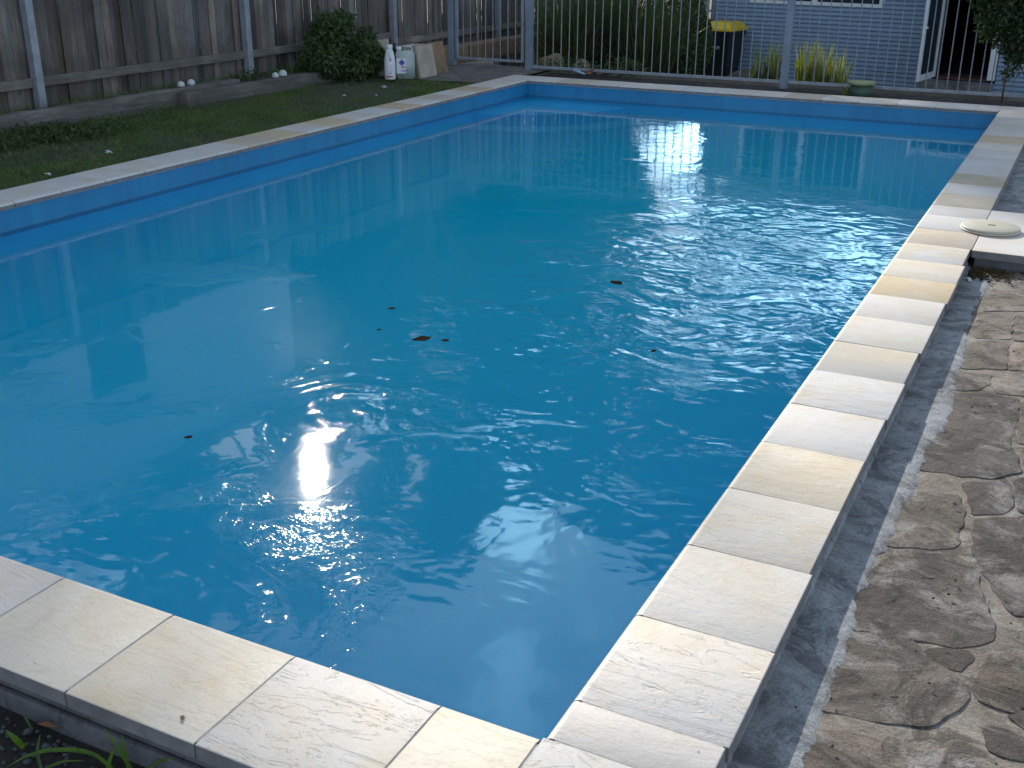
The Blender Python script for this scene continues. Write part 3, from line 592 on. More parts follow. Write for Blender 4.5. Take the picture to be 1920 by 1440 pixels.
# ------------------------------------------------------------------ timber fence and sleepers on the left
FX = -8.2
def paling_fence():
    t = thing('paling_fence', 'tall weathered grey timber paling fence with galvanised posts behind the lawn', 'fence', (FX, 8, .1))
    posts = [-3.4, -.3, 2.8, 5.89, 9.0, 12.2, 15.4, 18.5, 21.6]
    for y in posts:
        b = MB(); z0 = -.05 if y < 13 else -.6; b.box((FX, y, (z0 + 1.85) / 2), (.085, .085, 1.85 - z0)); b.build('post', M['galv'], t, bevel=.006)
    for i in range(len(posts) - 1):
        y0, y1 = posts[i], posts[i + 1]; base = .04 if y1 < 13 else -.12 if y1 < 16 else -.5
        p_ = MB(); y = y0
        while y < y1 - .03:
            w = random.uniform(.085, .105); k = random.uniform(.42, 1.4); warm = random.uniform(-.06, .10); p_.tint = (k * (1 + warm), k, k * (1 - warm * .8))
            tilt = random.uniform(-.006, .006); dx = random.choice([-.012, .012]) + random.uniform(-.004, .004); top = 2.0 + random.uniform(-.03, .02)
            Mx = Matrix.Rotation(tilt, 3, 'X') @ Matrix.Rotation(random.uniform(-.05, .05), 3, 'Z'); p_.box((FX - .085 + dx, y + w / 2, (base + top) / 2), (.014, w * 1.04, top - base), mat=Mx); y += w - .006
        p_.tint = (1, 1, 1); p_.build('paling_panel', M['paling'], t)
        for zr in (.30, 1.62):
            r = MB(); k = random.uniform(.85, 1.1); r.tint = (k, k, k * .97); dzr = -.0 if y1 < 13 else -.1; r.box((FX - .032, (y0 + y1) / 2, zr + .045 + dzr), (.048, y1 - y0 - .088, .088)); r.build('rail', M['rail'], t, bevel=.004)
paling_fence()
def sleepers():
    def sl(y0, y1, x, z, h, w, label, k):
        o = MB(); o.tint = (k, k, k); n_ = 24
        vs = []
        for i in range(n_ + 1):
            y = y0 + (y1 - y0) * i / n_; j = lambda: random.uniform(-.006, .006)
            for dx, dz in ((w / 2, -h / 2), (w / 2 - .004, h / 2 - .012), (w / 2 - .018, h / 2), (-w / 2, h / 2), (-w / 2, -h / 2)): vs.append((x + dx + j(), y, z + dz + j()))
        fs = [(5 * i + k_, 5 * i + (k_ + 1) % 5, 5 * i + 5 + (k_ + 1) % 5, 5 * i + 5 + k_) for i in range(n_) for k_ in range(5)] + [(4, 3, 2, 1, 0), tuple(n_ * 5 + q for q in range(5))]
        o.add(vs, fs); ob = o.build('timber_sleeper', M['sleeper'], origin=(x, (y0 + y1) / 2, z)); tag(ob, label, 'timber sleeper', 'old timber sleepers edging the garden bed')
    sl(3.9, 8.32, -7.84, .105, .10, .14, 'long grey sleeper topping the left end of the garden edging', 1.1)
    sl(3.4, 7.4, -7.79, .003, .11, .16, 'darker low sleeper lying under the long top sleeper', .75)
    sl(7.25, 10.4, -7.66, .045, .155, .12, 'brown thick sleeper running behind the lawn to the round bush', .95)
    sl(-1, 3.85, -7.84, .1, .10, .14, 'grey sleeper continuing past the left picture edge', 1.0)
sleepers()
def lawn_grass():
    n = 70000; x = -7.72 + rng.random(n) * 1.86; y = 2.4 + rng.random(n) * 8.6; dirt = nz(x, y, 1.6, 9); keep = (dirt < .3) | (rng.random(n) < .3)
    bare = ((x + 7.0) / .55) ** 2 + ((y - 9.6) / .8) ** 2 < 1; keep &= ~bare | (rng.random(n) < .12)
    keep &= ~((y > 10.55 + .5 * (x + 7.2)) & (rng.random(n) < .97)); x, y = x[keep], y[keep]; n = len(x); dry = rng.random(n) < .22 + .2 * (nz(x, y, 2.2, 4) > .2)
    near = (x < -7.3) ; h = .02 + .03 * rng.random(n) + near * .03 * rng.random(n)
    B = np.stack([x, y, np.full(n, GY)], 1); L = rng.normal(size=(n, 2)) * .022
    o = blades('lawn_grass', M['grass'], B[~dry], h[~dry], L[~dry], .008); tag(o, kind='stuff', label='short shaded green lawn grass between coping and sleepers')
    o = blades('dry_grass', M['drygrass'], B[dry], h[dry] * .8, L[dry] * 1.3, .007); tag(o, kind='stuff', label='dry straw blades scattered through the shaded lawn')
    n = 2600; y = 3.5 + rng.random(n) * 7; x = np.where(rng.random(n) < .5, -7.68 + rng.random(n) * .08, -8.05 + rng.random(n) * .15); k = nz(y * 0, y, 4, 2) > -.2; x, y = x[k], y[k]; n = len(x)
    o = blades('tall_weeds', M['grass'], np.stack([x, y, np.where(x < -7.8, .10, GY)], 1), .05 + .09 * rng.random(n), rng.normal(size=(n, 2)) * .04, .010, seg=2); tag(o, kind='stuff', label='taller weeds growing along the sleepers and fence foot')
    o = leaves('leafy_weeds', M['leaf_mid'], [(-7.45, 4.9, .0, .25, .8, .10), (-7.3, 5.6, -.01, .3, .5, .08), (-8.0, 4.6, .15, .1, .6, .08), (-7.95, 8.6, .15, .1, .3, .06)], 3500, .05, prune=False); tag(o, kind='stuff', label='low leafy weeds at the left end of the lawn')
lawn_grass()
def bush(name, label, blobs, n, size, mat, stem, group=None, cat='bush', prune=False, hang=0):
    c = blobs[0]; t = thing(name, label, cat, (c[0], c[1], stem[0][2]), group)
    b = MB(); b.tube(stem, [.03] + [.015] * (len(stem) - 1), 7); 
    for q in blobs[:5]: b.tube([stem[0], tuple((a + b_) / 2 for a, b_ in zip(stem[0], q[:3])), q[:3]], [.018, .012, .006], 6)
    b.build('stem', M['bark'], t, True); leaves('foliage', mat, blobs, n, size, t, prune, hang); return t
bush('round_bush', 'dark green rounded bush growing against the timber fence', [(-7.78, 10.1, .45, .28, .36, .28), (-7.7, 9.78, .20, .28, .34, .22), (-7.6, 10.5, .20, .28, .36, .24), (-7.8, 10.38, .62, .16, .2, .2), (-7.75, 9.95, .70, .1, .12, .12), (-7.7, 10.75, .42, .12, .16, .14), (-7.66, 9.55, .42, .1, .12, .1), (-7.5, 10.2, .1, .2, .4, .15)], 8500, .072, M['leaf_mid'], [(-7.75, 10.15, -.05), (-7.75, 10.15, .3)])
bush('low_bush', 'low straggly bush between the round bush and the white bottle', [(-7.62, 11.0, .16, .2, .34, .2), (-7.7, 11.3, .1, .2, .25, .15)], 4200, .05, M['leaf_dark'], [(-7.62, 11.0, -.05), (-7.62, 11.0, .12)])
# white caps on the sleepers
def caps():
    for i, (px, py, lab, r_) in enumerate([(339, 156, 'white plastic cup left of a pair on the long sleeper', 0.04), (358, 154, 'white plastic cup right of a pair on the long sleeper', 0.043), (516, 136, 'white plastic cup beside the bush, left of its pair', 0.04), (530, 133, 'larger white plastic cup beside the bush on the brown sleeper', 0.05)]):
        p = at(px, py, .16); X = -7.87 if i < 2 else -7.68; d = ray(px, py); tt = (X - CAMP.x) / d.x; p = CAMP + d * tt; z = .155 if i < 2 else .125; y = p.y
        b = MB(); b.lathe((X, y, z), [(r_ * .5, r_ * .0), (r_ * .95, r_ * .12), (r_, r_ * .5), (r_ * .85, r_ * 1.05), (r_ * .45, r_ * 1.4), (r_ * .1, r_ * 1.5)], 18); o = b.build('plastic_cup', M['white_scrap'], smooth=True, origin=(X, y, z)); tag(o, lab, 'cup', 'white cups on the sleepers')
    for px, py, lab, s in [(723, 166, 'crumpled white scrap on the grass below the white bottle', .05), (645, 181, 'small pale scrap in the bare patch of lawn', .03), (204, 288, 'tiny white scrap in the middle of the lawn', .03), (90, 330, 'small white scrap beside the coping at the left', .03), (706, 180, 'tiny white scrap nearest the coping on the lawn', .02)]:
        p = at(px, py, GY + .02); b = MB()
        for k in range(4): b.box((p.x + random.uniform(-s, s) * .5, p.y + random.uniform(-s, s) * .6, GY + .02 + .3 * s + k * .003), (s * random.uniform(.5, 1), s * random.uniform(.5, 1), .006), random.uniform(0, 3), mat=Matrix.Rotation(random.uniform(0, 3), 3, 'Z') @ Matrix.Rotation(random.uniform(-.7, .7), 3, 'X'))
        o = b.build('white_scrap', M['white_scrap'], origin=(p.x, p.y, GY)); tag(o, lab, 'scrap', 'white scraps on the lawn')
caps()
# ------------------------------------------------------------------ bottles and stacked slabs by the gate
def bottles():
    ZB = GY + .024; p = at(732, 149, ZB); dd = Vector((p.x - CAMP.x, p.y - CAMP.y, 0)).normalized(); rt = Vector((dd.y, -dd.x, 0)); rz = math.atan2(rt.y, rt.x)
    t = thing('chlorine_bottle', 'white plastic pool chemical bottle with hand grip and red stripe', 'bottle', p); s = .92
    b = MB(); b.lathe(p, [(.062 * s, 0), (.074 * s, .008), (.076 * s, .03), (.076 * s, .22), (.072 * s, .26), (.058 * s, .32), (.040 * s, .375), (.036 * s, .38)], 28, 1, .85, rz); b.build('body', M['bottle'], t, True)
    b = MB(); b.lathe(p + Vector((0, 0, .381 * s + .028)), [(.040, 0), (.042, .004), (.040, .042), (.036, .046)], 20); b.build('cap', M['bottle'], t, True)
    b = MB(); q = p + rt * .008 - dd * .058; b.tube([q + Vector((0, 0, .235)), q - dd * .026 + Vector((0, 0, .265)) + rt * .004, q - dd * .012 + Vector((0, 0, .315)), q + dd * .014 + Vector((0, 0, .35))], .011, 8); b.build('grip', M['bottle'], t, True)
    b = MB(); b.box(p - dd * .0705 + Vector((0, 0, .045)) - rt * .01, (.085, .004, .013), rz); b.build('red_stripe', M['red'], t)
    b = MB(); b.box(p - dd * .0705 + Vector((0, 0, .085)) + rt * .0, (.03, .004, .008), rz); b.build('dark_print', M['inkblue'], t)
    b = MB(); b.box(p - dd * .0695 + Vector((0, 0, .15)), (.06, .004, .075), rz); b.build('label', M['paper'], t)
    p = at(761, 149, ZB) + dd * .10; t = thing('jerrycan', 'translucent jerrycan of pool acid with a diamond hazard label', 'jerrycan', p)
    W2, D2, H2 = .235, .17, .345
    bm = bmesh.new(); Mx = Matrix.Translation(p + Vector((0, 0, H2 / 2))) @ Matrix.Rotation(rz, 4, 'Z') @ Matrix.Diagonal((W2, D2, H2, 1)); bmesh.ops.create_cube(bm, size=1, matrix=Mx); bmesh.ops.bevel(bm, geom=list(bm.edges), offset=.022, segments=3, affect='EDGES')
    me = bpy.data.meshes.new('body'); bm.to_mesh(me); bm.free(); me.materials.append(M['jerry']); me.shade_smooth(); o = bpy.data.objects.new('body', me); COL.objects.link(o); par(o, t); o.location = -t.location
    top = p + Vector((0, 0, H2))
    b = MB(); b.lathe(top - rt * .075, [(.03, -.01), (.03, .012), (.036, .013), (.036, .04), (.032, .044)], 18); b.build('cap', M['bottle'], t, True)
    b = MB(); b.tube([top - rt * .02 - Vector((0, 0, .01)), top - rt * .018 + Vector((0, 0, .045)), top + rt * .075 + Vector((0, 0, .048)), top + rt * .10 - Vector((0, 0, .01))], [.016, .014, .014, .018], 8); b.build('handle', M['jerry'], t, True)
    f = p - dd * (D2 / 2 + .001); b = MB(); b.box(f + rt * (-.052) + Vector((0, 0, .165)), (.12, .003, .185), rz); lb = b.build('label', M['paper'], t)
    b = MB(); Mx = Matrix.Rotation(rz, 3, 'Z') @ Matrix.Rotation(math.pi / 4, 3, 'Y'); b.box(f - dd * .003 + rt * (-.045) + Vector((0, 0, .205)), (.058, .003, .058), mat=Mx); b.build('diamond', M['purple'], lb)
    b = MB(); b.box(f - dd * .003 + rt * (-.025) + Vector((0, 0, .150)), (.055, .003, .014), rz); b.build('orange_band', M['orange'], lb)
    b = MB()
    for k in range(5): b.box(f - dd * .003 + rt * (-.05 + k * .016) + Vector((0, 0, .105 + .008 * math.sin(k * 2.2))), (.015, .003, .010), rz)
    b.build('blue_marks', M['inkblue'], lb)
bottles()
def stacked():
    ZB = GY + .022; a = at(790, 147, ZB); L = .40; lean = R(11)
    labs = ['front slab of the leaning stack, face turned to the pool', 'second slab from the pool in the leaning stack', 'third slab in the leaning stack', 'fourth slab in the leaning stack', 'fifth slab in the leaning stack, behind the jerrycan', 'slab resting closest to the timber fence in the leaning stack']
    for i in range(6):
        x = a.x - .045 * i; y = a.y + .0 + random.uniform(-.01, .01) - i * .012; Mx = Matrix.Rotation(-lean, 4, 'Y'); T = Matrix.Translation((x, y, ZB)) @ Mx
        bm = bmesh.new(); bmesh.ops.create_cube(bm, size=1, matrix=Matrix.Translation((-.02, L / 2, L / 2)) @ Matrix.Diagonal((.036, L, L, 1))); bmesh.ops.bevel(bm, geom=list(bm.edges), offset=.003, segments=1, affect='EDGES')
        me = bpy.data.meshes.new('sandstone_slab'); bm.to_mesh(me); bm.free(); me.materials.append(M['tan'] if i != 1 else M['brownstone']); o = bpy.data.objects.new('sandstone_slab', me); o.matrix_world = T; COL.objects.link(o)
        tag(o, labs[i] if i != 1 else 'browner second slab from the pool in the leaning stack', 'paving slab', 'sandstone slabs leaning by the gate')
    T = Matrix.Translation((a.x - .10, a.y + .47, ZB)) @ Matrix.Rotation(-R(13), 4, 'Y'); bm = bmesh.new(); bmesh.ops.create_cube(bm, size=1, matrix=Matrix.Translation((-.02, .2, .2)) @ Matrix.Diagonal((.045, .4, .4, 1)))
    me = bpy.data.meshes.new('sandstone_slab'); bm.to_mesh(me); bm.free(); me.materials.append(M['brownstone']); o = bpy.data.objects.new('sandstone_slab', me); o.matrix_world = T; COL.objects.link(o); tag(o, 'brown edged slab leaning apart behind the stack, nearest the gate', 'paving slab', 'sandstone slabs leaning by the gate')
    T = Matrix.Translation((a.x - .62, a.y + .02, ZB)) @ Matrix.Rotation(-R(6), 4, 'Y'); bm = bmesh.new(); bmesh.ops.create_cube(bm, size=1, matrix=Matrix.Translation((-.02, .12, .22)) @ Matrix.Diagonal((.045, .3, .44, 1)))
    me = bpy.data.meshes.new('sandstone_slab'); bm.to_mesh(me); bm.free(); me.materials.append(M['tan']); o = bpy.data.objects.new('sandstone_slab', me); o.matrix_world = T; COL.objects.link(o); tag(o, 'tall slab standing behind the white bottle against the fence post', 'paving slab', 'sandstone slabs leaning by the gate')
    b = MB(); p = at(838, 122, ZB)
    for k in range(3): b.box((p.x - .1, p.y - .1 + k * .05, ZB + .05 + .02 * k), (.05, .045, .10 + .03 * k), random.uniform(-.1, .1))
    tag(b.build('broken_stone', M['brownstone'], origin=(p.x, p.y, ZB)), 'small broken brown stone at the foot of the left gate post', 'stone')
stacked()
# ------------------------------------------------------------------ metal pool fence
FY = 12.3
def pool_fence():
    ZR0, ZR1 = .0, 1.24
    g = thing('pool_gate', 'grey tubular steel pool gate with vertical bars at the left', 'gate', (-6.7, FY, .06))
    b = MB()
    for x in (-7.22, -6.19): b.box((x, FY, .655), (.04, .04, 1.19))
    for z in (.072, 1.05, 1.24): b.box((-6.705, FY, z), (.99, .034, .034))
    b.build('gate_frame', M['galv'], g, bevel=.004)
    for i in range(8): bb = MB(); x = -7.118 + i * .1165; bb.tube([(x, FY, .085), (x, FY, 1.235)], .0078, 8, False); bb.build('bar', M['galvbar'], g, True)
    for x, lab in ((-7.30, 'grey steel post on the hinge side of the gate, beside the timber fence'), (-6.09, 'grey steel post between the gate and the barred fence')):
        p = MB(); p.box((x, FY, .60), (.085, .085, 1.34)); p.box((x, FY, 1.285), (.093, .093, .03)); tag(p.build('gate_post', M['fencepost'], bevel=.005, origin=(x, FY, -.06)), lab, 'post', 'steel posts of the pool gate')
    t = thing('pool_fence', 'grey vertical bar steel pool fence along the far edge of the pool', 'fence', (-3, FY, -.05))
    for x in (-2.58, .95): p = MB(); p.box((x, FY, .60), (.085, .085, 1.34)); p.build('post', M['fencepost'], t, bevel=.005)
    for x0, x1 in ((-6.045, -2.625), (-2.535, .905), (.995, 4.4)):
        for z in (.012, 1.08, 1.24): r = MB(); r.box(((x0 + x1) / 2, FY, z), (x1 - x0, .036, .036)); r.build('rail', M['galv'], t, bevel=.003)
        n_ = int((x1 - x0 - .06) / .118); sp = (x1 - x0 - .12) / n_
        for i in range(n_ + 1): bb = MB(); x = x0 + .075 + i * sp; bb.tube([(x, FY, .02), (x, FY, 1.235)], .0075, 8, False); bb.build('bar', M['galvbar'], t, True)
pool_fence()
# ------------------------------------------------------------------ far yard: blue house
HA = Vector((-6.08, 20.48, 0)); HE = Vector((0.98161539, -0.19086966, 0)); HN = Vector((HE.y, -HE.x, 0))  # HN faces the pool
def hp(u, off, z): return HA + HE * u + HN * off + Vector((0, 0, z))
HRZ = math.atan2(HE.y, HE.x)
def hbox(b, u0, u1, o0, o1, z0, z1): b.box(hp((u0 + u1) / 2, (o0 + o1) / 2, (z0 + z1) / 2), (u1 - u0, abs(o1 - o0), z1 - z0), HRZ)
def boards(b, u0, u1, z0, z1, pitch=.0765, o0=0.0):
    z = z0
    while z < z1 - .001:
        h = min(pitch, z1 - z); k = random.uniform(.94, 1.04); b.tint = (k, k, k)
        y1_ = o0 + .030; vs = [hp(u0, o0, z), hp(u1, o0, z), hp(u1, y1_ - .006, z), hp(u0, y1_ - .006, z), hp(u0, y1_, z + .012), hp(u1, y1_, z + .012), hp(u0, o0 + .010, z + h - .008), hp(u1, o0 + .010, z + h - .008), hp(u0, o0 + .001, z + h), hp(u1, o0 + .001, z + h)]
        b.add(vs, [(0, 1, 2, 3), (3, 2, 5, 4), (4, 5, 7, 6), (6, 7, 9, 8)]); z += h
def house():
    t = thing('blue_house', 'blue weatherboard house with white window and open white framed door', 'house', hp(3, -3, -.95))
    ZB, ZT = -1.05, 2.62; W0, W1, WZ0, WZ1 = .85, 3.32, .56, 2.42; D0, D1, DZ0, DZ1 = 4.46, 5.36, -.60, 1.50
    core = MB()
    for a in ((0, W0, ZB, ZT), (W1, D0, ZB, ZT), (D1, 9.0, ZB, ZT), (W0, W1, ZB, WZ0), (W0, W1, WZ1, ZT), (D0, D1, ZB, DZ0), (D0, D1, DZ1, ZT)): hbox(core, a[0], a[1], -.14, -.004, a[2], a[3])
    hbox(core, 0, .14, -7, -.141, ZB, ZT); hbox(core, 8.86, 9.0, -7, -.141, ZB, ZT); hbox(core, 0, 9, -7.14, -7.001, ZB, ZT); hbox(core, .141, 8.859, -7, -.141, -.64, -.60)
    core.build('wall', M['dark'], t)
    b = MB()
    boards(b, 0, W0 - .07, ZB, ZT); boards(b, W0 - .07, W1 + .07, ZB, WZ0 - .03); boards(b, W0 - .07, W1 + .07, WZ1 + .08, ZT); boards(b, W1 + .07, D0 - .05, ZB, ZT); boards(b, D0 - .05, D1 + .12, DZ1 + .08, ZT); boards(b, D1 + .14, 9, ZB, ZT); boards(b, D0 - .05, D1 + .14, ZB, DZ0 - .05)
    b.build('weatherboards', M['board'], t)
    b = MB(); hbox(b, -.03, .06, -.02, .03, ZB, ZT); hbox(b, -.031, -.001, -.12, -.021, ZB, ZT); b.build('corner_trim', M['board'], t)
    s = MB()
    for i in range(60): z = ZB + i * .0765; zz = min(z + .0765, ZT); s.add([hp(-.018, -.12, z), hp(-.018, -7, z), hp(-.002, -7, zz), hp(-.002, -.12, zz)], [(0, 1, 2, 3)]) if z < ZT - .01 else None
    s.build('side_weatherboards', M['board'], t)
    w = MB()
    hbox(w, W0 - .07, W1 + .07, -.05, .035, WZ0 - .06, WZ0 + .0); hbox(w, W0 - .07, W1 + .07, -.05, .03, WZ1, WZ1 + .08)
    for u in (W0 - .035, W0 + (W1 - W0) / 2, W1 + .035): hbox(w, u - .045, u + .045, -.05, .027, WZ0, WZ1)
    wf = w.build('window', M['white'], t)
    for a, c in ((W0 + .01, 2.04), (2.13, W1 - .01)): p = MB(); hbox(p, a, c, -.03, -.022, WZ0 + .001, WZ1 - .001); p.build('pane', M['glass'], wf)
    d = MB(); hbox(d, D1, D1 + .12, -.10, .05, DZ0, DZ1 + .08); hbox(d, D0 - .05, D0, -.10, .04, DZ0, DZ1 + .08); hbox(d, D0, D1, -.1, .04, DZ1, DZ1 + .08); d.build('door_frame', M['white'], t)
    th = MB(); hbox(th, D0, D1, -.6, .04, DZ0 - .03, DZ0 + .004); th.build('threshold', M['timber'], t)
    # open glazed door leaf, swung out towards the pool
    h0 = hp(D0 + .0, .05, 0); n0 = Vector((-1.875, 18.50, 0)); e = (n0 - h0).normalized() ; Wd = .98; n0 = h0 + e * Wd; rzl = math.atan2(e.y, e.x); dl = thing  # direction of the leaf
    def lb(b, a0, a1, z0, z1, th_=.04, off=0.0): c = h0 + e * ((a0 + a1) / 2) + Vector((-e.y, e.x, 0)) * off; b.box((c.x, c.y, (z0 + z1) / 2), (a1 - a0, th_, z1 - z0), rzl)
    L = MB(); z0, z1 = -.60, 1.48
    lb(L, 0, .085, z0, z1); lb(L, Wd - .09, Wd, z0, z1); lb(L, .085, Wd - .09, z0, z0 + .10); lb(L, .085, Wd - .09, z1 - .1, z1); door = L.build('glazed_door', M['white'], t)
    G = MB(); lb(G, .086, Wd - .091, z0 + .101, z1 - .101, .006); G.build('pane', M['glass'], door)
    H = MB(); lb(H, Wd - .075, Wd - .02, .26, .29, .10); H.build('handle', M['white'], door)
    st = MB(); hbox(st, 4.33, 5.47, .03, .42, -1.1, -.66); st.build('doorstep', M['step'], t, bevel=.008)
    r = MB(); r.add([hp(-.5, .5, 2.6), hp(9.4, .5, 2.6), hp(9.4, -3.6, 3.75), hp(-.5, -3.6, 3.75), hp(-.5, -7.6, 2.6), hp(9.4, -7.6, 2.6), hp(-.5, .5, 2.54), hp(9.4, .5, 2.54), hp(-.5, -7.6, 2.54), hp(9.4, -7.6, 2.54)],
        [(0, 1, 2, 3), (3, 2, 5, 4), (0, 6, 7, 1), (4, 5, 9, 8), (6, 8, 9, 7), (0, 3, 4, 8, 6), (1, 7, 9, 5, 2)]); r.build('roof', M['roof'], t)
    gt = MB(); hbox(gt, -.5, 9.4, .5, .62, 2.5, 2.60); gt.build('gutter', M['white'], t)
    # meter box on the left corner
    m_ = thing('meter_box', 'pale grey metal meter box hanging at the left corner of the blue house', 'meter box', hp(-.2, .2, .15))
    b = MB(); hbox(b, -.33, -.07, .05, .25, .15, .95); b.build('box', M['metalbox'], m_, bevel=.008)
    b = MB(); hbox(b, -.30, -.10, .252, .258, .19, .92); b.build('door', M['metalbox'], m_)
    b = MB(); b.tube([hp(-.2, .262, .27), hp(-.2, .272, .27)], .018, 10); b.build('knob', M['slot'], m_)
    b = MB(); hbox(b, -.30, -.10, .03, .12, -1.0, .14); b.build('conduit_cover', M['dark'], m_)
    dn = MB(); dn.tube([hp(.02, .07, -1.0), hp(.02, .07, 2.5)], .035, 10); tag(dn.build('downpipe', M['fencepost'], smooth=True), 'slim blue grey downpipe running down the left corner of the house', 'downpipe')
    # garden hose fitting (small white thing by the bin)
    b = MB(); b.tube([hp(.10, .35, -.76), hp(.12, .35, -.66), hp(.15, .35, -.60)], [.02, .03, .02], 8); tag(b.build('white_tap_cover', M['white'], smooth=True), 'small white plastic fitting beside the foot of the wheelie bin', 'fitting')
house()
def bin_():
    p = hp(.50, .45, -.93); s = 1.0; t = thing('wheelie_bin', 'dark wheelie bin with bright yellow lid against the blue house', 'wheelie bin', p)
    def tb(b, w0, d0, w1, d1, z0, z1, off=(0, 0)):
        vs = []
        for w, d, z in ((w0, d0, z0), (w1, d1, z1)):
            for su, so_ in ((-1, -1), (1, -1), (1, 1), (-1, 1)): vs.append(p + HE * (su * w / 2 + off[0]) + HN * (so_ * d / 2 + off[1]) + Vector((0, 0, z)))
        b.add(vs, [(0, 1, 2, 3)[::-1], (4, 5, 6, 7), (0, 1, 5, 4), (1, 2, 6, 5), (2, 3, 7, 6), (3, 0, 4, 7)])
    b = MB(); tb(b, .44, .48, .54, .62, .04, .84); tb(b, .58, .66, .60, .68, .841, .93); b.build('body', M['bin'], t, bevel=.02)
    b = MB(); tb(b, .66, .74, .66, .74, .935, .975); tb(b, .65, .73, .46, .50, .976, 1.10); b.build('lid', M['lid'], t, bevel=.012)
    for s_ in (-1, 1): w = MB(); c = p + HE * (s_ * .26) - HN * .26 + Vector((0, 0, .1)); w.tube([c - HE * .025, c + HE * .025], .1, 16); w.build('wheel', M['dark'], t, True)
    b = MB(); b.tube([p - HE * .2 - HN * .38 + Vector((0, 0, .93)), p + HE * .2 - HN * .38 + Vector((0, 0, .93))], .018, 8); b.build('handle', M['bin'], t, True)
    em = MB(); f = p + HN * .306 + Vector((0, 0, .64))
    for k in range(5): a = k * 2 * math.pi / 5; c = f - HE * .13 + HE * (.022 * math.cos(a)) + Vector((0, 0, .022 * math.sin(a))); em.box(c, (.02, .006, .02), HRZ)
    em.build('white_emblem', M['metalbox'], t)
    wd = MB()
    for k in range(7): wd.box(f + HE * (-.065 + k * .024) + Vector((0, 0, .005 if k % 2 else .0)), (.013, .006, .03 + .012 * (k % 3)), HRZ)
    wd.box(f + HE * .03 + Vector((0, 0, -.03)), (.10, .006, .008), HRZ); wd.build('white_lettering', M['metalbox'], t)
bin_()
# iris-like plants by the house wall
def strap_plant(name, label, c, n, h, spread, mat, cat, group=None, w=.02, flop=.5, prune=False):
    c = Vector(c); a = rng.random(n) * 2 * math.pi; r = np.sqrt(rng.random(n)) * spread * .35
    B = np.stack([c.x + np.cos(a) * r, c.y + np.sin(a) * r, np.full(n, c.z)], 1); H = h * (.55 + .5 * rng.random(n)); l = spread * flop * rng.random(n)
    o = blades(name, mat, B, H, np.stack([np.cos(a) * l, np.sin(a) * l], 1), w, seg=4); return tag(o, label, cat, group)
for px, hh, n_, mt, lab in [(1425, .62, 40, 'strap', 'grey green sword leafed clump just right of the bin'), (1452, .72, 44, 'strap', 'dark sword leafed clump touching the left side of the big fence post'), (1505, .74, 70, 'leaf_yel', 'sunlit yellow green sword leafed clump right of the big fence post'), (1540, .74, 74, 'leaf_yel', 'brightest yellow green sword leafed clump in the middle of the row'), (1572, .62, 44, 'leaf_yel', 'shorter leaning yellow green clump, last of the row towards the green pipe cover')]:
    d = ray(px, 150); p = CAMP + d * ((14.7 - CAMP.y) / d.y); p.z = -.45; strap_plant('sword_leaf_plant', lab, p, n_, hh * 1.12, .30, M[mt], 'plant', 'sword leafed plants in front of the blue wall', .026, .6)
# green upstand pot behind coping
def pot():
    c = at(1614, 176, GY); t = thing('green_pipe_cover', 'short round green pipe upstand with mossy rim on the far coping edge', 'pipe cover', (c.x, c.y, GY - .03))
    b = MB(); b.lathe((c.x, c.y, GY - .03), [(.125, 0), (.128, .05), (.13, .135)], 24); b.build('pipe', M['pipe'], t, True)
    b = MB(); b.lathe((c.x, c.y, GY + .1051), [(.135, 0), (.155, .004), (.165, .022), (.16, .036), (.135, .042), (.12, .036)], 24); b.build('rim', M['rim'], t, True)
    strap_plant('small_weed', 'small bright yellow green weed beside the green pipe cover', (c.x - .17, c.y - .0, GY - .02), 14, .13, .14, M['leaf_yel'], 'weed', None, .02, .8)
pot()
# orange leaf and blue scrap near the far left corner of the coping
p = at(1098, 139, GY + .03)
b = MB(); b.add([(p.x, p.y, .0), (p.x + .05, p.y + .01, .035), (p.x + .13, p.y + .02, .055), (p.x + .08, p.y + .03, .012), (p.x + .045, p.y, -.02), (p.x + .05, p.y + .03, .02)], [(0, 1, 5, 4), (1, 2, 3, 5), (4, 5, 3)]); tag(b.build('dry_leaf', M['orangeleaf']), 'curled orange dry leaf at the foot of the barred fence', 'leaf')
b = MB(); b.bar((p.x - .12, p.y - .05, .02), (p.x + .03, p.y - .1, -.005), .045, .012); b.bar((p.x - .16, p.y - .02, .03), (p.x - .08, p.y - .05, .02), .06, .02); tag(b.build('plastic_scrap', M['bluecloth']), 'pale blue plastic scrap lying under the orange dry leaf', 'scrap')
# ------------------------------------------------------------------ yard plants behind the fence
def big_strappy():
    t = thing('strappy_clump', 'huge dark strappy grass clump behind the barred pool fence', 'grass clump', (-5.9, 15, -.3))
    for i, (x, y, n, h, s) in enumerate([(-6.35, 14.4, 900, 1.35, 1.0), (-5.9, 14.8, 900, 1.5, .9), (-5.35, 14.7, 700, 1.35, .8), (-6.6, 15.2, 500, 1.5, 1.0)]):
        a = rng.random(n) * 2 * math.pi; r = np.sqrt(rng.random(n)) * .4; z0 = -.45
        B = np.stack([x + np.cos(a) * r, y + np.sin(a) * r, np.full(n, z0)], 1); H = h * (.5 + .7 * rng.random(n)); l = s * (.15 + .85 * rng.random(n))
        blades('leaf_tuft', M['strap'], B, H, np.stack([np.cos(a) * l * .9, np.sin(a) * l * .9], 1), .022, t, 5)
    leaves('dead_leaves', M['leaf_dark'], [(-6.2, 14.5, 0, .6, .5, .45), (-5.4, 14.8, 0, .5, .5, .45)], 5000, .09, t, False)
    return t
big_strappy()
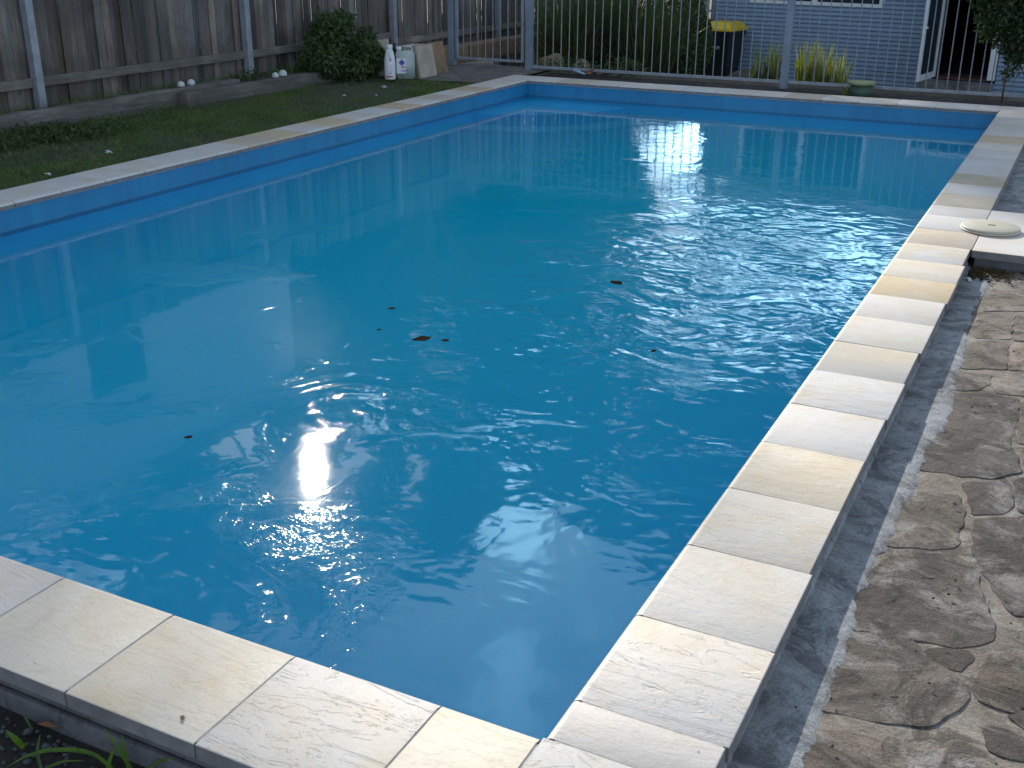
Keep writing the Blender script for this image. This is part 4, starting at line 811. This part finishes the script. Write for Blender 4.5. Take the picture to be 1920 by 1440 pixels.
bush('green_shrub', 'sunlit feathery green shrub between the strappy clump and the meter box', [(-5.6, 16.8, .35, .5, .8, .7), (-5.4, 16.9, 0.0, .42, .7, .6), (-5.9, 16.6, -.2, .6, .6, .5)], 12000, .085, M['leaf_mid'], [(-5.6, 16.8, -.9), (-5.6, 16.8, 0)], hang=.3)
bush('fence_foot_weeds', 'low leafy weeds hugging the bottom rail of the barred fence', [(-5.6, 12.5, .03, .5, .12, .1), (-4.75, 12.45, .05, .35, .12, .13)], 900, .05, M['leaf_mid'], [(-5.2, 12.5, -.1), (-5.2, 12.5, 0)], cat='weeds')
o = grid_sheet('sand_mound', -5.6, -4.0, 17.2, 19.4, 0, M['yard'], 30, 30, lambda X, Y: -.93 + .42 * np.exp(-((X + 4.75) / .5) ** 2 - ((Y - 18.3) / .6) ** 2)); tag(o, 'low sandy mound below the meter box', 'mound')
def side_garden():
    # stone edging and bank seen through the gate
    b = MB()
    for i in range(9): b.box((-8.02 + random.uniform(-.03, .03) + i * .02, 13.2 + i * .42, -.02), (.28, .40, .26), random.uniform(-.05, .05))
    tag(b.build('stone_edging', M['brownstone'], bevel=.02), 'low brown stone edging along the fence beyond the gate', 'garden edging')
    for k, (x, y, s, lab) in enumerate([(-6.35, 13.6, .20, 'rounded brown boulder just behind the post right of the gate'), (-5.75, 13.3, .15, 'smaller brown boulder at the foot of the strappy clump')]):
        bm = bmesh.new(); bmesh.ops.create_icosphere(bm, subdivisions=3, radius=s)
        for v in bm.verts: v.co *= 1 + .16 * math.sin(v.co.x * 17 + v.co.y * 11 + k); v.co.z *= .7
        me = bpy.data.meshes.new('boulder'); bm.to_mesh(me); bm.free(); me.materials.append(M['brownstone']); me.shade_smooth(); o = bpy.data.objects.new('boulder', me); o.location = (x, y, -.08); COL.objects.link(o); tag(o, lab, 'boulder')
side_garden()
# tree beside the door, hanging into the top right of the picture
def on_y(px, py, Y): d = ray(px, py); return CAMP + d * ((Y - CAMP.y) / d.y)
def shrub_tree():
    Y = 12.0; g = lambda px, py: on_y(px, py, Y); r0 = g(1960, 150); t = thing('leafy_shrub', 'glossy leafed shrub hanging over the fence at the top right corner', 'shrub', (r0.x, Y, -.1))
    b = MB(); a1, a2, a3 = g(1878, 186), g(1884, 150), g(1893, 110); b.tube([(a1.x, Y + .1, -.05), tuple(a2), tuple(a3), tuple(g(1915, 40)), tuple(g(1930, -60))], [.010, .012, .014, .02, .03], 7)
    b.tube([(r0.x + .1, Y - .05, -.1), tuple(g(1965, 60)), tuple(g(1950, -60)), tuple(g(1930, -160))], [.07, .06, .05, .03], 9); b.build('stem', M['bark'], t, True)
    k = 13.2 / FPX; bl = []
    for px, py, rx, ry in ((1905, 20, 48, 55), (1868, 30, 34, 40), (1900, 70, 36, 28), (1925, 60, 40, 60), (1880, -30, 60, 50), (1940, -80, 110, 90), (1898, 105, 20, 26), (1915, 120, 14, 24), (1848, 60, 16, 18), (1890, 140, 10, 14)):
        c = g(px, py); bl.append((c.x, c.y, c.z, rx * k, .28 if rx > 20 else .1, ry * k))
    leaves('foliage', M['leaf_dark'], bl, 11000, .065, t, False)
shrub_tree()
# ------------------------------------------------------------------ neighbours and tall trees (seen mirrored in the water)
def neighbour():
    t = thing('neighbour_house', 'two storey pale weatherboard house beyond the timber fence, mirrored in the water', 'house', (-14, 9, 0)); X = -12.0; Y0, Y1 = 2.0, 14.25; ZT = 6.2
    WY0, WY1, W0, W1 = 9.35, 10.45, 3.75, 4.6
    c = MB(); c.box((X - 3.1, (Y0 + Y1) / 2, ZT / 2), (6.0, Y1 - Y0 - .02, ZT)); c.build('wall', M['nbwall'], t)
    b = MB(); z = .2
    while z < ZT:
        h = .17
        segs = [(Y0, Y1)] if (z + h < W0 or z > W1) else [(Y0, WY0), (WY1, Y1)]
        for a, d in segs: b.add([(X - .07, a, z), (X - .07, d, z), (X - .045, d, z), (X - .045, a, z), (X - .065, d, z + h), (X - .065, a, z + h)], [(3, 2, 1, 0), (3, 5, 4, 2)])
        z += h
    b.build('weatherboards', M['nbwall'], t)
    w = MB(); w.box((X - .05, 9.9, 4.18), (.06, 1.1, .86)); w.build('window', M['glass'], t)
    w = MB(); w.box((X - .0, 9.95, 5.0), (.35, 1.1, .06)); w.build('window_hood', M['roof'], t)
    r = MB(); r.add([(X + .35, Y0 - .4, ZT - .05), (X + .35, Y1 + .3, ZT - .05), (X - 3, Y1 + .3, ZT + 1.0), (X - 3, Y0 - .4, ZT + 1.0), (X - 6.4, Y1 + .3, ZT - .05), (X - 6.4, Y0 - .4, ZT - .05)], [(0, 1, 2, 3), (3, 2, 4, 5), (0, 5, 4, 1), (0, 3, 5), (1, 4, 2)]); r.build('roof', M['nbwall'], t)
neighbour()
def tree(label, base, blobs, n, size, mat, group='tall trees beyond the fences', prune=True):
    t = thing('tall_tree', label, 'tree', base, group); b = MB(); bx, by, bz = base; c = np.mean([q[:3] for q in blobs], 0)
    mid = (bx * .4 + c[0] * .6, by * .4 + c[1] * .6, c[2] * .5); b.tube([base, ((bx + mid[0]) / 2 + .1, (by + mid[1]) / 2, mid[2] * .5), mid, tuple(c)], [.32, .25, .2, .1], 10)
    b.build('trunk', M['bark'], t, True)
    lm = MB()
    for q in blobs:
        if lit_zone(np.array([[mid[k] + (q[k] - mid[k]) * w for k in range(3)] for w in np.linspace(0, 1, 12)])).any(): continue
        m2 = ((mid[0] + q[0]) / 2 + random.uniform(-.4, .4), (mid[1] + q[1]) / 2, (mid[2] + q[2]) / 2 + .3); lm.tube([mid, m2, q[:3]], [.13, .08, .03], 7)
    lm.build('limbs', M['bark'], t, True)
    leaves('crown', mat, blobs, n, size, t, prune); return t
def mirdir(px, py):
    d = ray(px, py); w = CAMP + d * ((WZ - CAMP.z) / d.z); return w, Vector((d.x, d.y, -d.z)).normalized()
def mp_(px, py, dist):
    w, d = mirdir(px, py); h = math.hypot(d.x, d.y); return w + d * (dist / h)
def mblob(px, py, rpx, rpy, dist=25, depth=1.6):
    c = mp_(px, py, dist); s = dist / FPX * 1.05; return (c.x, c.y, c.z, rpx * s, depth, rpy * s)
gum = [mblob(820, 560, 300, 130, 52, 3.5), mblob(1020, 420, 260, 110, 52, 3.5), mblob(850, 760, 150, 120, 52, 3.5), mblob(1000, 740, 180, 130, 52, 3.5), mblob(1080, 880, 160, 110, 52, 3.5), mblob(720, 640, 130, 80, 52, 3.5), mblob(880, 900, 90, 120, 52, 3.5), mblob(760, 1010, 170, 70, 52, 3.5), mblob(620, 990, 120, 60, 52, 3.5), mblob(1180, 960, 110, 90, 52, 3.5), mblob(620, 560, 110, 90, 52, 3.5), mblob(560, 500, 60, 60, 52, 3), mblob(570, 640, 50, 50, 52, 3), mblob(640, 420, 160, 100, 52, 3.5), mblob(840, 400, 160, 90, 52, 3.5), mblob(590, 700, 60, 60, 52, 3.5), mblob(960, 580, 200, 120, 52, 3.5), mblob(600, 830, 70, 60, 52, 3.5), mblob(690, 900, 80, 50, 52, 3.5)]
GUM = tree('huge spreading gum tree whose dark crown mirrors in the middle of the pool', (-25.5, 43.5, -1.0), gum, 100000, .54, M['leaf_dark'])
def patch(x, y, dist, r, n):
    P = np.array([x, y, 0.0]) + SUNA * dist; leaves('crown', M['leaf_dark'], [(*P, r, 2.5, r)], n, .5, GUM, True)  # extra leaf clumps added in the sun's path to shade the left coping
for q in ((-5.7, 5.6), (-5.7, 6.8), (-5.8, 8.0), (-5.8, 9.2), (-6.6, 7.0), (-5.7, 4.4)): patch(*q, 56, 1.5, 1300)
t2 = [mblob(420, 1010, 200, 90, 42, 3), mblob(260, 1030, 140, 60, 42, 3), mblob(520, 1090, 160, 60, 42, 3), mblob(400, 930, 190, 60, 42, 3), mblob(200, 930, 160, 50, 42, 3), mblob(540, 960, 80, 60, 42, 3), mblob(120, 980, 150, 70, 42, 3), mblob(330, 1120, 120, 50, 42, 3)]
tree('second gum tree rising over the roof of the pale neighbouring house', (-32.5, 27.5, -.2), t2, 42000, .42, M['leaf_dark'])
t3 = [mblob(1330, 830, 190, 130, 44, 3), mblob(1190, 640, 120, 110, 44, 3), mblob(1260, 1000, 150, 60, 44, 3), mblob(1480, 720, 150, 70, 44, 3), mblob(1640, 650, 140, 60, 44, 3), mblob(1150, 380, 70, 120, 44, 3)]
tree('leaning tree behind the left corner of the blue house', (-13.5, 41.5, -1.0), t3, 46000, .45, M['leaf_mid'])
t4 = [mblob(1420, 400, 90, 50, 34), mblob(1560, 390, 120, 55, 34), mblob(1720, 400, 130, 60, 34), mblob(1880, 400, 130, 70, 34), mblob(2050, 380, 160, 90, 34)]
tree('bushy tree standing behind the roof of the blue house', (-4.5, 31.5, -.9), t4, 15000, .3, M['leaf_mid'])
t5 = [mblob(900, 300, 300, 90, 30), mblob(1130, 290, 90, 80, 30), mblob(650, 350, 200, 90, 30)]
tree('low dense tree directly behind the gate and strappy clump', (-15.5, 26.5, -.7), t5, 22000, .28, M['leaf_dark'])
# ------------------------------------------------------------------ floating leaves
def floaters():
    for i, (px, py, L, rz, lab) in enumerate([(790, 637, .10, .35, 'large dark dead leaf floating in the middle of the pool'), (834, 640, .045, -.3, 'thin dead leaf floating just right of the large one'), (733, 580, .045, .0, 'small dark leaf floating above left of the large one'), (1155, 531, .10, -.9, 'dark leaf floating near the rippled water'), (1225, 660, .03, .4, 'tiny round leaf floating left of the turquoise patch'), (352, 822, .035, .2, 'tiny reddish leaf floating at the left of the pool'), (710, 620, .025, .0, 'tiny leaf speck floating left of the large dead leaf'), (1210, 300, .05, .1, 'small leaf floating left of the bright sky reflection')]):
        p = at(px, py, WZ); b = MB(); vs = []; n_ = 9
        for k in range(n_): a = k / (n_ - 1); w = .30 * L * math.sin(math.pi * a) ** .8 * (.8 + .4 * random.random()) + .001; vs += [(a * L - L / 2, w, .004 + .006 * a), (a * L - L / 2, -w * .9, .004), ]
        Mx = Matrix.Rotation(rz + .46, 3, 'Z'); b.add([Mx @ Vector(v) + Vector((p.x, p.y, WZ)) for v in vs], [(2 * k, 2 * k + 1, 2 * k + 3, 2 * k + 2) for k in range(n_ - 1)])
        tag(b.build('floating_leaf', M['deadleaf'], origin=(p.x, p.y, WZ)), lab, 'leaf', 'dead leaves floating on the pool')
floaters()
# ------------------------------------------------------------------ near left corner: pebbles and grass blades
def near_corner():
    V = []
    b = MB()
    for i in range(420):
        px, py = random.uniform(-60, 460), random.uniform(1300, 1500); p = at(px, py, -.14)
        if p.y > -.40: continue
        r = random.uniform(.002, .008) * (1.0 if random.random() < .93 else 1.6); b.tint = (1, 1, 1)
        bm = bmesh.new(); bmesh.ops.create_icosphere(bm, subdivisions=1, radius=r); vs = [Vector((v.co.x * random.uniform(.7, 1.3), v.co.y, v.co.z * .6)) + Vector((p.x, p.y, -.142 + r * .3)) for v in bm.verts]; fs = [tuple(v.index for v in f.verts) for f in bm.faces]; bm.free(); b.add(vs, fs)
    tag(b.build('gravel', M['pebble'], smooth=True), 'pale gravel and grit scattered over the dark soil', kind='stuff')
    def blade(pts, w, lab, mat='fresh'):
        # pts in photo pixels with heights above the soil
        P = [at(x, y, -.14 + h) for x, y, h in pts]
        Q = []
        for i in range(len(P) - 1):
            for k in range(6): Q.append((i + k / 6))
        Q.append(len(P) - 1); C = []
        for q in Q:
            i = min(int(q), len(P) - 2); t = q - i; p0, p1, p2, p3 = P[max(i - 1, 0)], P[i], P[i + 1], P[min(i + 2, len(P) - 1)]
            C.append(.5 * ((2 * p1) + (p2 - p0) * t + (2 * p0 - 5 * p1 + 4 * p2 - p3) * t * t + (3 * p1 - p0 - 3 * p2 + p3) * t ** 3))
        b = MB(); vs = []; n_ = len(C)
        for i, c in enumerate(C):
            tg = (C[min(i + 1, n_ - 1)] - C[max(i - 1, 0)]).normalized(); sd = tg.cross((CAMP - c).normalized()).normalized(); a = i / (n_ - 1); ww = w * (.35 + .65 * math.sin(math.pi * min(1, a * .8 + .15))) * (1 - a ** 4) + .0003
            vs += [c - sd * ww / 2, c + (CAMP - c).normalized() * (-ww * .25), c + sd * ww / 2]
        b.add(vs, [(3 * i + k, 3 * i + k + 1, 3 * i + k + 4, 3 * i + k + 3) for i in range(n_ - 1) for k in range(2)]); tag(b.build('grass_blade', M[mat], smooth=True), lab, 'grass blade', 'green grass blades in the near left corner')
    blade([(250, 1450, 0), (224, 1405, .07), (195, 1366, .11)], .010, 'straight upright blade leaning left, taller of the crossing pair')
    blade([(245, 1452, 0), (234, 1412, .06), (228, 1375, .10)], .010, 'broad upright blade standing right of the crossing pair')
    blade([(200, 1450, 0), (206, 1425, .04), (215, 1398, .07)], .009, 'short blade leaning right below the crossing pair')
    blade([(215, 1446, 0), (170, 1412, .05), (100, 1406, .07), (50, 1418, .05), (10, 1440, .02)], .010, 'long arching blade sweeping to the left')
    blade([(70, 1452, 0), (100, 1434, .03), (125, 1427, .04), (160, 1427, .04)], .006, 'thin pale arching blade below the long one')
    blade([(265, 1450, 0), (290, 1432, .03), (320, 1423, .045), (345, 1436, .03), (360, 1450, .01)], .007, 'low arching blade beside the slab edge')
    blade([(378, 1455, 0), (384, 1440, .03), (391, 1424, .05)], .006, 'tiny blade poking up against the coping at the right')
    blade([(45, 1402, .0), (28, 1385, .05), (10, 1368, .07)], .014, 'short wide blade at the left picture edge')
    blade([(62, 1370, 0), (50, 1350, .03), (40, 1328, .05)], .006, 'dull thin blade standing in the dark soil', 'grass')
    blade([(80, 1450, 0), (70, 1410, .03), (76, 1375, .06)], .008, 'dull broad blade standing in the dark soil', 'grass')
    b = MB(); p = at(70, 1357, -.13); b.add([p, p + Vector((.03, .01, .012)), p + Vector((.055, .012, .0)), p + Vector((.03, -.004, .006))], [(0, 1, 2, 3)]); tag(b.build('dry_leaf', M['orangeleaf']), 'thin reddish dry leaf on the dark soil at the lower left', 'leaf')
    b = MB(); p = at(342, 1345, .004); bm = bmesh.new(); bmesh.ops.create_icosphere(bm, subdivisions=1, radius=.006); b.add([v.co + p for v in bm.verts], [tuple(v.index for v in f.verts) for f in bm.faces]); bm.free(); tag(b.build('pebble', M['brownstone'], smooth=True), 'lone brown pebble on the rust stained coping slab', 'pebble')
near_corner()
# debris in the corner of the gutter below the slab platform
def debris():
    b = MB()
    for i in range(260):
        x = .40 + abs(random.gauss(0, .12)); y = 4.90 - abs(random.gauss(0, .12)); s = random.uniform(.004, .014); b.box((x, y, DZ + .012 + s * .3), (s * 1.6, s, s * .5), random.uniform(0, 3), mat=Matrix.Rotation(random.uniform(0, 3), 3, 'Z') @ Matrix.Rotation(random.uniform(-.5, .5), 3, 'X'))
    tag(b.build('leaf_litter', M['deadleaf']), 'dark leaf litter in the gutter corner below the slab bridge', kind='stuff')
    p = at(1817, 524, DZ + .02); b = MB(); b.box((p.x, p.y, DZ + .02), (.022, .05, .012), .3); tag(b.build('pale_chip', M['white_scrap'], bevel=.003), 'pale stone chip in the gutter corner', 'stone chip')
    b = MB()
    for i in range(70):
        x = random.uniform(.42, 1.6); y = random.uniform(.0, 4.8); s = random.uniform(.002, .006); b.box((x, y, DZ + .017 + s * .3), (s * 1.6, s, s * .6), random.uniform(0, 3))
    tag(b.build('grit', M['deadleaf']), 'specks of dark grit on the paving', kind='stuff')
debris()
